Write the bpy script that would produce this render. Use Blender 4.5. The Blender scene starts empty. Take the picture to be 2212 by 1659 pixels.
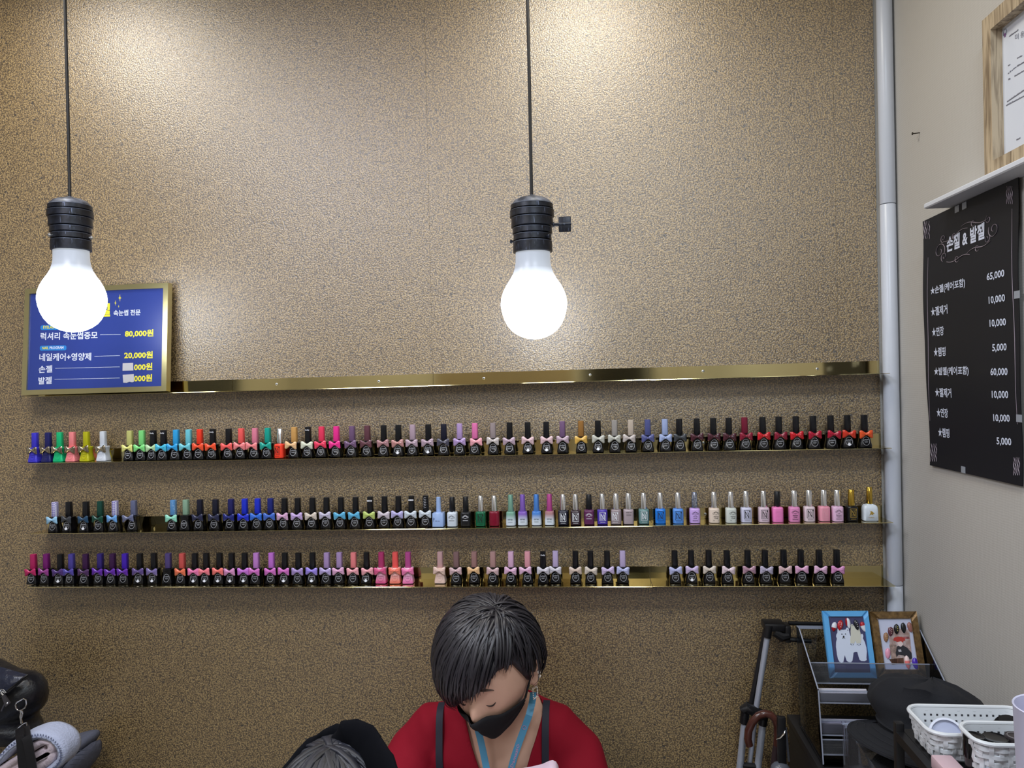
import bpy, bmesh, math, random
from math import sin, cos, pi, radians
from mathutils import Vector, Matrix, noise
from mathutils.bvhtree import BVHTree

random.seed(7)
SC = bpy.context.scene
COL = SC.collection

# ------------------------------------------------------------------ camera
FPX, CXP, CYP = 1661.0, 1106.0, 829.5          # focal length and centre in pixels of the 2212 x 1659 frame
CAM = Vector((0.0, -1.8, 1.55))
yaw, pitch, roll = radians(5.65), radians(-0.4), radians(-1.26)
fwd = Vector((-sin(yaw) * cos(pitch), cos(yaw) * cos(pitch), sin(pitch)))
rt = fwd.cross(Vector((0, 0, 1))).normalized()
up = rt.cross(fwd)
rt2 = rt * cos(roll) + up * sin(roll)
up2 = up * cos(roll) - rt * sin(roll)
cd = bpy.data.cameras.new('camera')
cam = bpy.data.objects.new('camera', cd)
COL.objects.link(cam)
cam.matrix_world = Matrix((
    (rt2.x, up2.x, -fwd.x, CAM.x), (rt2.y, up2.y, -fwd.y, CAM.y),
    (rt2.z, up2.z, -fwd.z, CAM.z), (0, 0, 0, 1)))
cd.sensor_fit = 'HORIZONTAL'
cd.sensor_width = 36.0
cd.lens = FPX / 2212.0 * 36.0
cd.clip_start = 0.02
SC.camera = cam

# ------------------------------------------------------------------ world, exposure, lamps of the room, added fill lamps
wd = bpy.data.worlds.new('world')
SC.world = wd
wd.use_nodes = True
wd.node_tree.nodes['Background'].inputs[0].default_value = (0.8, 0.85, 0.9, 1)
wd.node_tree.nodes['Background'].inputs[1].default_value = 0.05
SC.view_settings.view_transform = 'Standard'
SC.view_settings.look = 'None'
SC.view_settings.gamma = 1.0
SC.view_settings.use_curve_mapping = False
SC.view_settings.exposure = 0.2
SC.cycles.use_denoising = True
SC.cycles.max_bounces = 8
SC.cycles.transparent_max_bounces = 24
SC.cycles.sample_clamp_indirect = 4.0
SC.cycles.caustics_reflective = False
SC.cycles.caustics_refractive = False
BULB_POWER = 9.0


def ceiling_or_fill_lamp(x, y, power, size=0.16, col=(1.0, 0.98, 0.95)):
    l = bpy.data.lights.new('ceiling_or_fill_lamp', 'AREA')
    l.shape = 'DISK'
    l.size = size
    l.energy = power
    l.color = col
    o = bpy.data.objects.new('ceiling_or_fill_lamp', l)
    o.location = (x, y, 2.585)
    COL.objects.link(o)


ceiling_or_fill_lamp(-1.25, -0.42, 4.6, 0.3, (1.0, 0.95, 0.86))
ceiling_or_fill_lamp(0.02, -0.42, 4.6, 0.3, (1.0, 0.94, 0.82))
ceiling_or_fill_lamp(-0.93, -1.35, 19.0, 0.62, (0.86, 0.88, 1.0))
ceiling_or_fill_lamp(0.30, -1.55, 12.0, 0.3, (0.78, 0.89, 1.0))
ceiling_or_fill_lamp(-1.2, -3.0, 6.5, 0.5, (0.92, 0.95, 1.0))  # added fill lamp behind the camera
ceiling_or_fill_lamp(0.1, -3.0, 6.5, 0.5, (0.85, 0.92, 1.0))  # second added fill lamp
ceiling_or_fill_lamp(-1.6, -3.75, 7.5, 0.4, (1.0, 0.97, 0.92))  # added to brighten the front wall that the gold shelves mirror
ceiling_or_fill_lamp(0.2, -3.75, 7.5, 0.4, (1.0, 0.97, 0.92))  # its pair, also added for the front wall


# ------------------------------------------------------------------ measuring helpers
def ray(px, py):
    return rt2 * ((px - CXP) / FPX) - up2 * ((py - CYP) / FPX) + fwd


def onY(px, py, y):
    d = ray(px, py)
    return CAM + d * ((y - CAM.y) / d.y)


def onX(px, py, x):
    d = ray(px, py)
    return CAM + d * ((x - CAM.x) / d.x)


def onZ(px, py, z):
    d = ray(px, py)
    return CAM + d * ((z - CAM.z) / d.z)


def loc_on(M, px, py, y=0.0):
    """The point of the local plane y = const of a placed flat thing that a ray through the photo meets."""
    Mi = M.inverted()
    o = Mi @ CAM
    d = (Mi.to_3x3() @ ray(px, py))
    return o + d * ((y - o.y) / d.y)


# ------------------------------------------------------------------ materials
def lin(c):
    r = []
    for v in c[:3]:
        v = v / 255.0
        r.append(v / 12.92 if v <= 0.04045 else ((v + 0.055) / 1.055) ** 2.4)
    return (r[0], r[1], r[2], 1.0)


MATS = {}


def mat(name, rgb, rough=0.5, metal=0.0, bump=None, mottle=None, spec=0.5, coat=0.0, sheen=0.0, emit=None):
    key = (name, tuple(rgb), rough, metal, bump, mottle)
    if key in MATS:
        return MATS[key]
    m = bpy.data.materials.new(name)
    m.use_nodes = True
    nt = m.node_tree
    b = nt.nodes['Principled BSDF']
    b.inputs['Base Color'].default_value = lin(rgb)
    b.inputs['Roughness'].default_value = rough
    b.inputs['Metallic'].default_value = metal
    b.inputs['Specular IOR Level'].default_value = spec
    b.inputs['Coat Weight'].default_value = coat
    if sheen:
        b.inputs['Sheen Weight'].default_value = sheen
    if emit:
        b.inputs['Emission Color'].default_value = lin(rgb)
        b.inputs['Emission Strength'].default_value = emit
    tc = nt.nodes.new('ShaderNodeTexCoord')
    if mottle:                                           # (second colour, noise scale)
        n = nt.nodes.new('ShaderNodeTexNoise')
        n.inputs['Scale'].default_value = mottle[1]
        n.inputs['Detail'].default_value = 4
        nt.links.new(tc.outputs['Object'], n.inputs['Vector'])
        cr = nt.nodes.new('ShaderNodeValToRGB')
        cr.color_ramp.elements[0].position = 0.35
        cr.color_ramp.elements[1].position = 0.65
        cr.color_ramp.elements[0].color = lin(rgb)
        cr.color_ramp.elements[1].color = lin(mottle[0])
        nt.links.new(n.outputs['Fac'], cr.inputs['Fac'])
        nt.links.new(cr.outputs['Color'], b.inputs['Base Color'])
    if bump:                                             # (noise scale, strength, distance)
        n = nt.nodes.new('ShaderNodeTexNoise')
        n.inputs['Scale'].default_value = bump[0]
        n.inputs['Detail'].default_value = 3
        nt.links.new(tc.outputs['Object'], n.inputs['Vector'])
        bp = nt.nodes.new('ShaderNodeBump')
        bp.inputs['Strength'].default_value = bump[1]
        bp.inputs['Distance'].default_value = bump[2]
        nt.links.new(n.outputs['Fac'], bp.inputs['Height'])
        nt.links.new(bp.outputs['Normal'], b.inputs['Normal'])
    MATS[key] = m
    return m


def mat_cork():
    m = bpy.data.materials.new('gold_pebbled_wallpaper')
    m.use_nodes = True
    nt = m.node_tree
    N, L = nt.nodes, nt.links
    b = N['Principled BSDF']
    tc = N.new('ShaderNodeTexCoord')
    n1 = N.new('ShaderNodeTexNoise')
    n1.inputs['Scale'].default_value = 330
    n1.inputs['Detail'].default_value = 2.5
    n1.inputs['Roughness'].default_value = 0.6
    n1.inputs['Distortion'].default_value = 0.6
    L.new(tc.outputs['Object'], n1.inputs['Vector'])
    cr = N.new('ShaderNodeValToRGB')
    e = cr.color_ramp.elements
    e[0].position, e[0].color = 0.34, lin((68, 52, 27))
    e[1].position, e[1].color = 0.66, lin((180, 152, 100))
    k = e.new(0.5)
    k.color = lin((122, 98, 57))
    pv = N.new('ShaderNodeTexVoronoi')
    pv.inputs['Scale'].default_value = 290
    nd0 = N.new('ShaderNodeMixRGB')
    nd0.blend_type = 'ADD'
    nd0.inputs[0].default_value = 0.003
    L.new(tc.outputs['Object'], nd0.inputs[1])
    L.new(n1.outputs['Color'], nd0.inputs[2])
    L.new(nd0.outputs[0], pv.inputs['Vector'])
    pm = N.new('ShaderNodeMath')
    pm.operation = 'MULTIPLY_ADD'
    pm.inputs[1].default_value = -0.55
    pm.inputs[2].default_value = 0.28
    L.new(pv.outputs['Distance'], pm.inputs[0])
    hs = N.new('ShaderNodeMath')
    hs.operation = 'ADD'
    L.new(pm.outputs[0], hs.inputs[0])
    L.new(n1.outputs['Fac'], hs.inputs[1])
    L.new(hs.outputs[0], cr.inputs['Fac'])
    # sparse dark cork specks
    v = N.new('ShaderNodeTexVoronoi')
    v.inputs['Scale'].default_value = 42
    v.inputs['Randomness'].default_value = 1.0
    nd = N.new('ShaderNodeTexNoise')
    nd.inputs['Scale'].default_value = 300
    L.new(tc.outputs['Object'], nd.inputs['Vector'])
    mixv = N.new('ShaderNodeMixRGB')
    mixv.blend_type = 'ADD'
    mixv.inputs[0].default_value = 0.006
    L.new(tc.outputs['Object'], mixv.inputs[1])
    L.new(nd.outputs['Color'], mixv.inputs[2])
    L.new(mixv.outputs[0], v.inputs['Vector'])
    lt = N.new('ShaderNodeMapRange')
    lt.inputs['From Min'].default_value = 0.10
    lt.inputs['From Max'].default_value = 0.15
    lt.inputs['To Min'].default_value = 1.0
    lt.inputs['To Max'].default_value = 0.0
    L.new(v.outputs['Distance'], lt.inputs['Value'])
    sep = N.new('ShaderNodeSeparateColor')
    L.new(v.outputs['Color'], sep.inputs[0])
    gt = N.new('ShaderNodeMath')
    gt.operation = 'GREATER_THAN'
    gt.inputs[1].default_value = 0.45
    L.new(sep.outputs[0], gt.inputs[0])
    mu = N.new('ShaderNodeMath')
    mu.operation = 'MULTIPLY'
    L.new(lt.outputs[0], mu.inputs[0])
    L.new(gt.outputs[0], mu.inputs[1])
    mu2 = N.new('ShaderNodeMath')
    mu2.operation = 'MULTIPLY'
    mu2.inputs[1].default_value = 0.92
    L.new(mu.outputs[0], mu2.inputs[0])
    mx = N.new('ShaderNodeMixRGB')
    L.new(mu2.outputs[0], mx.inputs[0])
    L.new(cr.outputs['Color'], mx.inputs[1])
    mx.inputs[2].default_value = lin((34, 25, 16))
    L.new(mx.outputs[0], b.inputs['Base Color'])
    b.inputs['Metallic'].default_value = 0.0
    b.inputs['Roughness'].default_value = 0.40
    b.inputs['Specular IOR Level'].default_value = 1.0
    b.inputs['IOR'].default_value = 1.85
    bp = N.new('ShaderNodeBump')
    bp.inputs['Strength'].default_value = 0.75
    bp.inputs['Distance'].default_value = 0.0011
    L.new(hs.outputs[0], bp.inputs['Height'])
    L.new(bp.outputs['Normal'], b.inputs['Normal'])
    return m


def mat_plain_paper():
    """Cream woven-look wall covering: a fine weave of two wave bands, in relief only."""
    m = mat('cream_wall_covering', (190, 187, 181), 0.6)
    nt = m.node_tree
    N, L = nt.nodes, nt.links
    tc = N.new('ShaderNodeTexCoord')
    w = []
    for d in ('Y', 'Z'):
        k = N.new('ShaderNodeTexWave')
        k.bands_direction = d
        k.inputs['Scale'].default_value = 70
        k.inputs['Distortion'].default_value = 2.5
        k.inputs['Detail'].default_value = 1
        L.new(tc.outputs['Object'], k.inputs['Vector'])
        w.append(k)
    a = N.new('ShaderNodeMath')
    a.operation = 'ADD'
    L.new(w[0].outputs['Fac'], a.inputs[0])
    L.new(w[1].outputs['Fac'], a.inputs[1])
    bp = N.new('ShaderNodeBump')
    bp.inputs['Strength'].default_value = 0.10
    bp.inputs['Distance'].default_value = 0.001
    L.new(a.outputs[0], bp.inputs['Height'])
    L.new(bp.outputs['Normal'], N['Principled BSDF'].inputs['Normal'])
    return m


def mat_clear(name='clear_acrylic', tint=(236, 240, 244), gloss=0.06, rough=0.02, base=0.0):
    """Thin clear plastic: see-through, mirror-like towards grazing angles, with a trace of haze in the sheet."""
    m = bpy.data.materials.new(name)
    m.use_nodes = True
    nt = m.node_tree
    N, L = nt.nodes, nt.links
    N.clear()
    out = N.new('ShaderNodeOutputMaterial')
    t = N.new('ShaderNodeBsdfTransparent')
    t.inputs[0].default_value = lin(tint)
    g = N.new('ShaderNodeBsdfGlossy')
    g.inputs['Roughness'].default_value = rough
    f = N.new('ShaderNodeFresnel')
    f.inputs['IOR'].default_value = 1.45
    mx = N.new('ShaderNodeMixShader')
    L.new(f.outputs[0], mx.inputs[0])
    L.new(t.outputs[0], mx.inputs[1])
    L.new(g.outputs[0], mx.inputs[2])
    d = N.new('ShaderNodeBsdfDiffuse')
    d.inputs[0].default_value = lin((225, 228, 235))
    m2 = N.new('ShaderNodeMixShader')
    m2.inputs[0].default_value = base
    L.new(mx.outputs[0], m2.inputs[1])
    L.new(d.outputs[0], m2.inputs[2])
    L.new(m2.outputs[0], out.inputs['Surface'])
    return m


def mat_wood():
    m = mat('pale_oak', (196, 170, 132), 0.5)
    nt = m.node_tree
    N, L = nt.nodes, nt.links
    tc = N.new('ShaderNodeTexCoord')
    mp = N.new('ShaderNodeMapping')
    mp.inputs['Scale'].default_value = (60, 60, 5)
    L.new(tc.outputs['Object'], mp.inputs['Vector'])
    n = N.new('ShaderNodeTexNoise')
    n.inputs['Scale'].default_value = 2.2
    n.inputs['Detail'].default_value = 5
    n.inputs['Distortion'].default_value = 0.8
    L.new(mp.outputs[0], n.inputs['Vector'])
    cr = N.new('ShaderNodeValToRGB')
    cr.color_ramp.elements[0].position = 0.35
    cr.color_ramp.elements[0].color = lin((116, 98, 76))
    cr.color_ramp.elements[1].position = 0.6
    cr.color_ramp.elements[1].color = lin((188, 170, 142))
    L.new(n.outputs['Fac'], cr.inputs['Fac'])
    L.new(cr.outputs[0], N['Principled BSDF'].inputs['Base Color'])
    return m


def mat_grad(top, bottom, z0, z1, rough=0.15):
    """A print that fades from one colour to another up the glass of a bottle."""
    m = bpy.data.materials.new('fading_colour_glass')
    m.use_nodes = True
    nt = m.node_tree
    N, L = nt.nodes, nt.links
    tc = N.new('ShaderNodeTexCoord')
    s = N.new('ShaderNodeSeparateXYZ')
    L.new(tc.outputs['Object'], s.inputs[0])
    r = N.new('ShaderNodeMapRange')
    r.inputs['From Min'].default_value = z0
    r.inputs['From Max'].default_value = z1
    L.new(s.outputs['Z'], r.inputs['Value'])
    cr = N.new('ShaderNodeValToRGB')
    cr.color_ramp.elements[0].color = lin(bottom)
    cr.color_ramp.elements[1].color = lin(top)
    L.new(r.outputs[0], cr.inputs[0])
    b = N['Principled BSDF']
    L.new(cr.outputs[0], b.inputs['Base Color'])
    b.inputs['Roughness'].default_value = rough
    return m


def mat_check():
    m = mat('chequered_cap', (150, 140, 205), 0.4)
    nt = m.node_tree
    N, L = nt.nodes, nt.links
    tc = N.new('ShaderNodeTexCoord')
    mp = N.new('ShaderNodeMapping')
    mp.inputs['Rotation'].default_value = (0, radians(45), 0)
    L.new(tc.outputs['Object'], mp.inputs['Vector'])
    ck = N.new('ShaderNodeTexChecker')
    ck.inputs['Scale'].default_value = 330
    ck.inputs['Color1'].default_value = lin((222, 222, 240))
    ck.inputs['Color2'].default_value = lin((124, 112, 190))
    L.new(mp.outputs[0], ck.inputs['Vector'])
    L.new(ck.outputs['Color'], N['Principled BSDF'].inputs['Base Color'])
    return m


def mat_dots():
    m = mat('dotted_cap', (96, 152, 205), 0.4)
    nt = m.node_tree
    N, L = nt.nodes, nt.links
    tc = N.new('ShaderNodeTexCoord')
    v = N.new('ShaderNodeTexVoronoi')
    v.inputs['Scale'].default_value = 330
    v.inputs['Randomness'].default_value = 0.35
    L.new(tc.outputs['Object'], v.inputs['Vector'])
    cr = N.new('ShaderNodeValToRGB')
    cr.color_ramp.interpolation = 'CONSTANT'
    cr.color_ramp.elements[0].color = lin((205, 225, 240))
    cr.color_ramp.elements[1].position = 0.3
    cr.color_ramp.elements[1].color = lin((92, 148, 202))
    L.new(v.outputs['Distance'], cr.inputs[0])
    L.new(cr.outputs[0], N['Principled BSDF'].inputs['Base Color'])
    return m


# ------------------------------------------------------------------ mesh helpers
class MB:
    """Collects shapes in one bmesh; part() turns it into one object."""

    def __init__(s):
        s.bm = bmesh.new()

    def box(s, lo, hi, bevel=0.0, M=None):
        lo, hi = Vector(lo), Vector(hi)
        c, d = (lo + hi) / 2, hi - lo
        r = bmesh.ops.create_cube(s.bm, size=1.0)
        vs = r['verts']
        for v in vs:
            v.co = Vector((v.co.x * d.x, v.co.y * d.y, v.co.z * d.z)) + c
            if M is not None and not bevel:
                v.co = M @ v.co
        if bevel:
            es = list({e for v in vs for e in v.link_edges})
            q = bmesh.ops.bevel(s.bm, geom=es, offset=bevel, segments=2, profile=0.5, affect='EDGES')
            if M is not None:
                for v in {v for f in q['faces'] for v in f.verts} | {v for v in vs if v.is_valid}:
                    v.co = M @ v.co
        return s

    def loft(s, rings, caps=True, closed=False):
        """rings: equal-length lists of points."""
        R = [[s.bm.verts.new(p) for p in r] for r in rings]
        n = len(R[0])
        m = len(R)
        for i in range(m if closed else m - 1):
            a, b = R[i], R[(i + 1) % m]
            for j in range(n):
                k = (j + 1) % n
                try:
                    s.bm.faces.new((a[j], a[k], b[k], b[j]))
                except ValueError:
                    pass
        if caps and not closed:
            s.bm.faces.new(R[0][::-1])
            s.bm.faces.new(R[-1])
        return s

    def grid(s, P):
        """P: rows of points, an open sheet."""
        R = [[s.bm.verts.new(p) for p in r] for r in P]
        for i in range(len(R) - 1):
            for j in range(len(R[0]) - 1):
                s.bm.faces.new((R[i][j], R[i][j + 1], R[i + 1][j + 1], R[i + 1][j]))
        return s

    def lathe(s, prof, n=20, M=None):
        """prof: (radius, z) from one end to the other, about local z."""
        rings = []
        for r, z in prof:
            r = max(r, 1e-5)
            ring = [Vector((r * cos(2 * pi * k / n), r * sin(2 * pi * k / n), z)) for k in range(n)]
            rings.append([M @ p for p in ring] if M is not None else ring)
        return s.loft(rings)

    def tube(s, pts, rad, n=8, closed=False, flat=1.0):
        pts = [Vector(p) for p in pts]
        m = len(pts)
        if not hasattr(rad, '__len__'):
            rad = [rad] * m
        rings = []
        side = None
        for i, p in enumerate(pts):
            a = pts[(i - 1) % m] if (closed or i > 0) else p
            b = pts[(i + 1) % m] if (closed or i < m - 1) else p
            t = (b - a)
            t = t.normalized() if t.length > 1e-9 else Vector((0, 0, 1))
            if side is None:
                side = t.orthogonal().normalized()
            side = (side - t * side.dot(t))
            side = side.normalized() if side.length > 1e-6 else t.orthogonal().normalized()
            o = t.cross(side)
            rings.append([p + (side * cos(2 * pi * k / n) + o * (sin(2 * pi * k / n) * flat)) * rad[i] for k in range(n)])
        return s.loft(rings, caps=not closed, closed=closed)

    def prism(s, poly, y0, y1, M=None):
        """poly: (x, z) outline, pushed from y0 to y1."""
        a = [Vector((x, y0, z)) for x, z in poly]
        b = [Vector((x, y1, z)) for x, z in poly]
        if M is not None:
            a = [M @ p for p in a]
            b = [M @ p for p in b]
        return s.loft([a, b])

    def ball(s, c, r, u=12, v=8, M=None):
        R = Vector(r) if hasattr(r, '__len__') else Vector((r, r, r))
        q = bmesh.ops.create_uvsphere(s.bm, u_segments=u, v_segments=v, radius=1.0)
        for w in q['verts']:
            w.co = Vector((w.co.x * R.x, w.co.y * R.y, w.co.z * R.z))
            if M is not None:
                w.co = M @ w.co
            w.co += Vector(c)
        return s

    def mesh(s, name, smooth=35):
        bmesh.ops.recalc_face_normals(s.bm, faces=s.bm.faces)
        me = bpy.data.meshes.new(name)
        s.bm.to_mesh(me)
        s.bm.free()
        if smooth:
            me.polygons.foreach_set('use_smooth', [True] * len(me.polygons))
            me.set_sharp_from_angle(angle=radians(smooth))
        return me


BASIS = {}


def tag(o, label=None, cat=None, group=None, kind=None):
    if label:
        o['label'] = label
    if cat:
        o['category'] = cat
    if group:
        o['group'] = group
    if kind:
        o['kind'] = kind
    return o


def thing(name, label, cat, loc=(0, 0, 0), rot=(0, 0, 0), group=None, M=None):
    """An Empty at the base of a thing; its parts are children."""
    o = bpy.data.objects.new(name, None)
    o.empty_display_size = 0.02
    COL.objects.link(o)
    if M is None:
        M = Matrix.Translation(Vector(loc)) @ Matrix.Rotation(rot[2], 4, 'Z') @ Matrix.Rotation(rot[1], 4, 'Y') @ Matrix.Rotation(rot[0], 4, 'X')
    o.matrix_basis = M
    BASIS[o.name] = M.copy()
    return tag(o, label, cat, group)


def root_of(o):
    while o.parent:
        o = o.parent
    return o


def part(name, mb, m, parent=None, world=False, smooth=35, label=None):
    me = mb.mesh(name, smooth) if isinstance(mb, MB) else mb
    o = bpy.data.objects.new(name, me)
    COL.objects.link(o)
    if parent is not None:
        o.parent = parent
        if world:
            me.transform(BASIS[root_of(parent).name].inverted())
    if m is not None and not me.materials:
        me.materials.append(m)
    if label:
        o['label'] = label
    return o


def solo(name, mb, m, label, cat, group=None, smooth=35):
    """A thing that is one mesh; its origin goes to the middle of its base."""
    o = part(name, mb, m, None, smooth=smooth)
    vs = o.data.vertices
    lo = [min(v.co[i] for v in vs) for i in range(3)]
    hi = [max(v.co[i] for v in vs) for i in range(3)]
    c = Vector(((lo[0] + hi[0]) / 2, (lo[1] + hi[1]) / 2, lo[2]))
    o.data.transform(Matrix.Translation(-c))
    o.location = c
    BASIS[o.name] = Matrix.Translation(c)
    return tag(o, label, cat, group)


def struct(name, mb, m, parent=None, smooth=0):
    o = part(name, mb, m, parent, smooth=smooth)
    if parent is None:
        o['kind'] = 'structure'
        BASIS[o.name] = Matrix.Identity(4)
    return o


def shared(name, me, m, parent):
    """A part that shares its mesh with alike parts but has its own colour."""
    o = bpy.data.objects.new(name, me)
    COL.objects.link(o)
    o.parent = parent
    if not me.materials:
        me.materials.append(m)
    o.material_slots[0].link = 'OBJECT'
    o.material_slots[0].material = m
    return o


TXT = {}


def text_verts(body, bold=0.0, res=2):
    """Triangles of a line of lettering, scaled to the unit square."""
    k = (body, bold, res)
    if k in TXT:
        return TXT[k]
    c = bpy.data.curves.new('lettering', 'FONT')
    c.body = body
    c.resolution_u = res
    c.offset = bold
    o = bpy.data.objects.new('lettering', c)
    COL.objects.link(o)
    dg = bpy.context.evaluated_depsgraph_get()
    me = bpy.data.meshes.new_from_object(o.evaluated_get(dg))
    co = [v.co.copy() for v in me.vertices]
    fs = [tuple(p.vertices) for p in me.polygons]
    x0, x1 = min(v.x for v in co), max(v.x for v in co)
    y0, y1 = min(v.y for v in co), max(v.y for v in co)
    uv = [((v.x - x0) / (x1 - x0), (v.y - y0) / (y1 - y0)) for v in co]
    bpy.data.objects.remove(o)
    bpy.data.curves.remove(c)
    bpy.data.meshes.remove(me)
    TXT[k] = (uv, fs)
    return TXT[k]


def add_text(mb, body, fn, bold=0.0, res=2):
    uv, fs = text_verts(body, bold, res)
    vs = [mb.bm.verts.new(fn(u, v)) for u, v in uv]
    for f in fs:
        try:
            mb.bm.faces.new([vs[i] for i in f])
        except ValueError:
            pass
    return mb


def text_px(mb, M, body, l, r, h, y=-0.0006, bold=0.02, fn=None):
    """Lettering on a flat thing's own plane, between its measured left and right foot points."""
    a = loc_on(M, l[0], l[1], y)
    b = loc_on(M, r[0], r[1], y)
    c = loc_on(M, l[0], l[1] - h, y)
    c.x = a.x

    def g(u, v):
        p = a + (b - a) * u + (c - a) * v
        return fn(p) if fn else p
    return add_text(mb, body, g, bold)


def poly_px(mb, M, pts, y0, y1, o=(0, 0), s=1.0):
    P = [loc_on(M, o[0] + p[0] / s, o[1] + p[1] / s, y0) for p in pts]
    return mb.prism([(p.x, p.z) for p in P], y0, y1)


def spiral(c, r0, r1, a0, turns, n=22):
    return [(c[0] + (r0 + (r1 - r0) * t / n) * cos(a0 + turns * 2 * pi * t / n),
             c[1] + (r0 + (r1 - r0) * t / n) * sin(a0 + turns * 2 * pi * t / n)) for t in range(n + 1)]


def blob(mb, pts, n=14):
    """A tapered limb: (centre, rx, ry) ellipse rings set across the path, rounded ends."""
    P = [Vector(p[0]) for p in pts]
    m = len(P)
    rings = []

    def ring(c, t, rx, ry):
        t = t.normalized()
        sx = Vector((1, 0, 0))
        if abs(t.x) > 0.85:
            sx = Vector((0, 1, 0))
        sx = (sx - t * sx.dot(t)).normalized()
        sy = t.cross(sx)
        return [c + sx * (rx * cos(2 * pi * k / n)) + sy * (ry * sin(2 * pi * k / n)) for k in range(n)]
    t0 = P[1] - P[0]
    t1 = P[-1] - P[-2]
    for q in (1.0, 0.8, 0.45):
        f = math.sqrt(max(0.0, 1 - q * q)) + 0.02
        rr = min(pts[0][1], pts[0][2])
        rings.append(ring(P[0] - t0.normalized() * rr * q, t0, pts[0][1] * f, pts[0][2] * f))
    for i in range(m):
        a = P[max(i - 1, 0)]
        b = P[min(i + 1, m - 1)]
        rings.append(ring(P[i], b - a, pts[i][1], pts[i][2]))
    for q in (0.45, 0.8, 1.0):
        f = math.sqrt(max(0.0, 1 - q * q)) + 0.02
        rr = min(pts[-1][1], pts[-1][2])
        rings.append(ring(P[-1] + t1.normalized() * rr * q, t1, pts[-1][1] * f, pts[-1][2] * f))
    return mb.loft(rings)


def fuse(mb, voxel, smooth_it=6):
    """Voxel-remeshes overlapping closed shapes into one continuous skin."""
    me = mb.mesh('skin', 0)
    o = bpy.data.objects.new('skin', me)
    COL.objects.link(o)
    r = o.modifiers.new('r', 'REMESH')
    r.mode = 'VOXEL'
    r.voxel_size = voxel
    r.use_smooth_shade = True
    k = o.modifiers.new('s', 'SMOOTH')
    k.iterations = smooth_it
    k.factor = 0.5
    dg = bpy.context.evaluated_depsgraph_get()
    out = bpy.data.meshes.new_from_object(o.evaluated_get(dg))
    bpy.data.objects.remove(o)
    bpy.data.meshes.remove(me)
    out.polygons.foreach_set('use_smooth', [True] * len(out.polygons))
    return out


WHITE = mat('white_print', (238, 240, 246), 0.5)
YELLOW = mat('yellow_print', (238, 228, 70), 0.5)
BLACKP = mat('black_print', (22, 22, 26), 0.5)
GOLDM = mat('gold_mirror_sheet', (205, 190, 138), 0.07, 1.0)
STEEL = mat('bright_steel', (205, 207, 212), 0.22, 1.0)
CHROME = mat('chrome', (244, 245, 248), 0.16, 1.0)
CLEAR = mat_clear()
CLEAR_EDGE = mat('cut_acrylic_edge', (150, 156, 172), 0.2)

# ================================================================== the room
XW = 0.687
CREAM = mat_plain_paper()
CORK = mat_cork()
CEIL = mat('white_ceiling', (225, 225, 222), 0.7)
FLOORM = mat('grey_floor', (120, 116, 110), 0.5, mottle=((135, 130, 122), 6))
struct('floor', MB().box((-2.45, -4.25, -0.06), (XW + 0.05, 0.1, 0)), FLOORM)
struct('ceiling', MB().box((-2.45, -4.25, 2.6), (XW + 0.05, 0.1, 2.66)), CEIL)
wb = struct('wall_back', MB().box((-2.45, 0.003, 0), (XW + 0.05, 0.1, 2.6)), CREAM)
struct('wall_right', MB().box((XW, -4.2, 0), (XW + 0.05, 0.003, 2.6)), CREAM)
struct('wall_left', MB().box((-2.45, -4.2, 0), (-2.4, 0.003, 2.6)), CREAM)
struct('wall_front', MB().box((-2.4, -4.25, 0), (XW, -4.2, 2.6)), CREAM)
XC = 0.652                                               # where the gold paper ends beside the pipe
cuts = [-2.4, onY(146, 600, 0).x, onY(930, 600, 0).x, onY(1808, 600, 0).x, XC]
for a, b in zip(cuts, cuts[1:]):
    struct('wallpaper_strip', MB().box((a + 0.0002, 0.0, 0.0), (b - 0.0002, 0.003, 2.6)), CORK, wb)

# white pipe in the corner, in three lengths with a joint line between them
PIPE = mat('white_painted_pipe', (206, 212, 224), 0.32, bump=(30, 0.12, 0.002))
pipe = thing('drain_pipe', 'white vertical pipe in the corner beside the gold wallpaper', 'pipe', (0.669, -0.019, 0))
zs = [0.0, onY(1905, 1265, -0.03).z, onY(1902, 440, -0.03).z, 2.6]
for a, b in zip(zs, zs[1:]):
    e = 0.0008
    part('pipe_length', MB().lathe([(0.015, a + e), (0.0158, a + e), (0.0165, a + e + 0.001), (0.0165, b - e - 0.001), (0.0158, b - e), (0.015, b - e)], 32), PIPE, pipe)
part('pipe_core', MB().lathe([(0.0145, 0.001), (0.0145, 2.599)], 16), mat('pipe_joint_grey', (90, 92, 98), 0.6), pipe)

# ================================================================== gold shelves
TH = 0.0012
SDEP = 0.066
PLATE = 0.027
SHELF = {}
SCREW = mat('screw_steel', (196, 198, 200), 0.3, 1.0)


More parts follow.
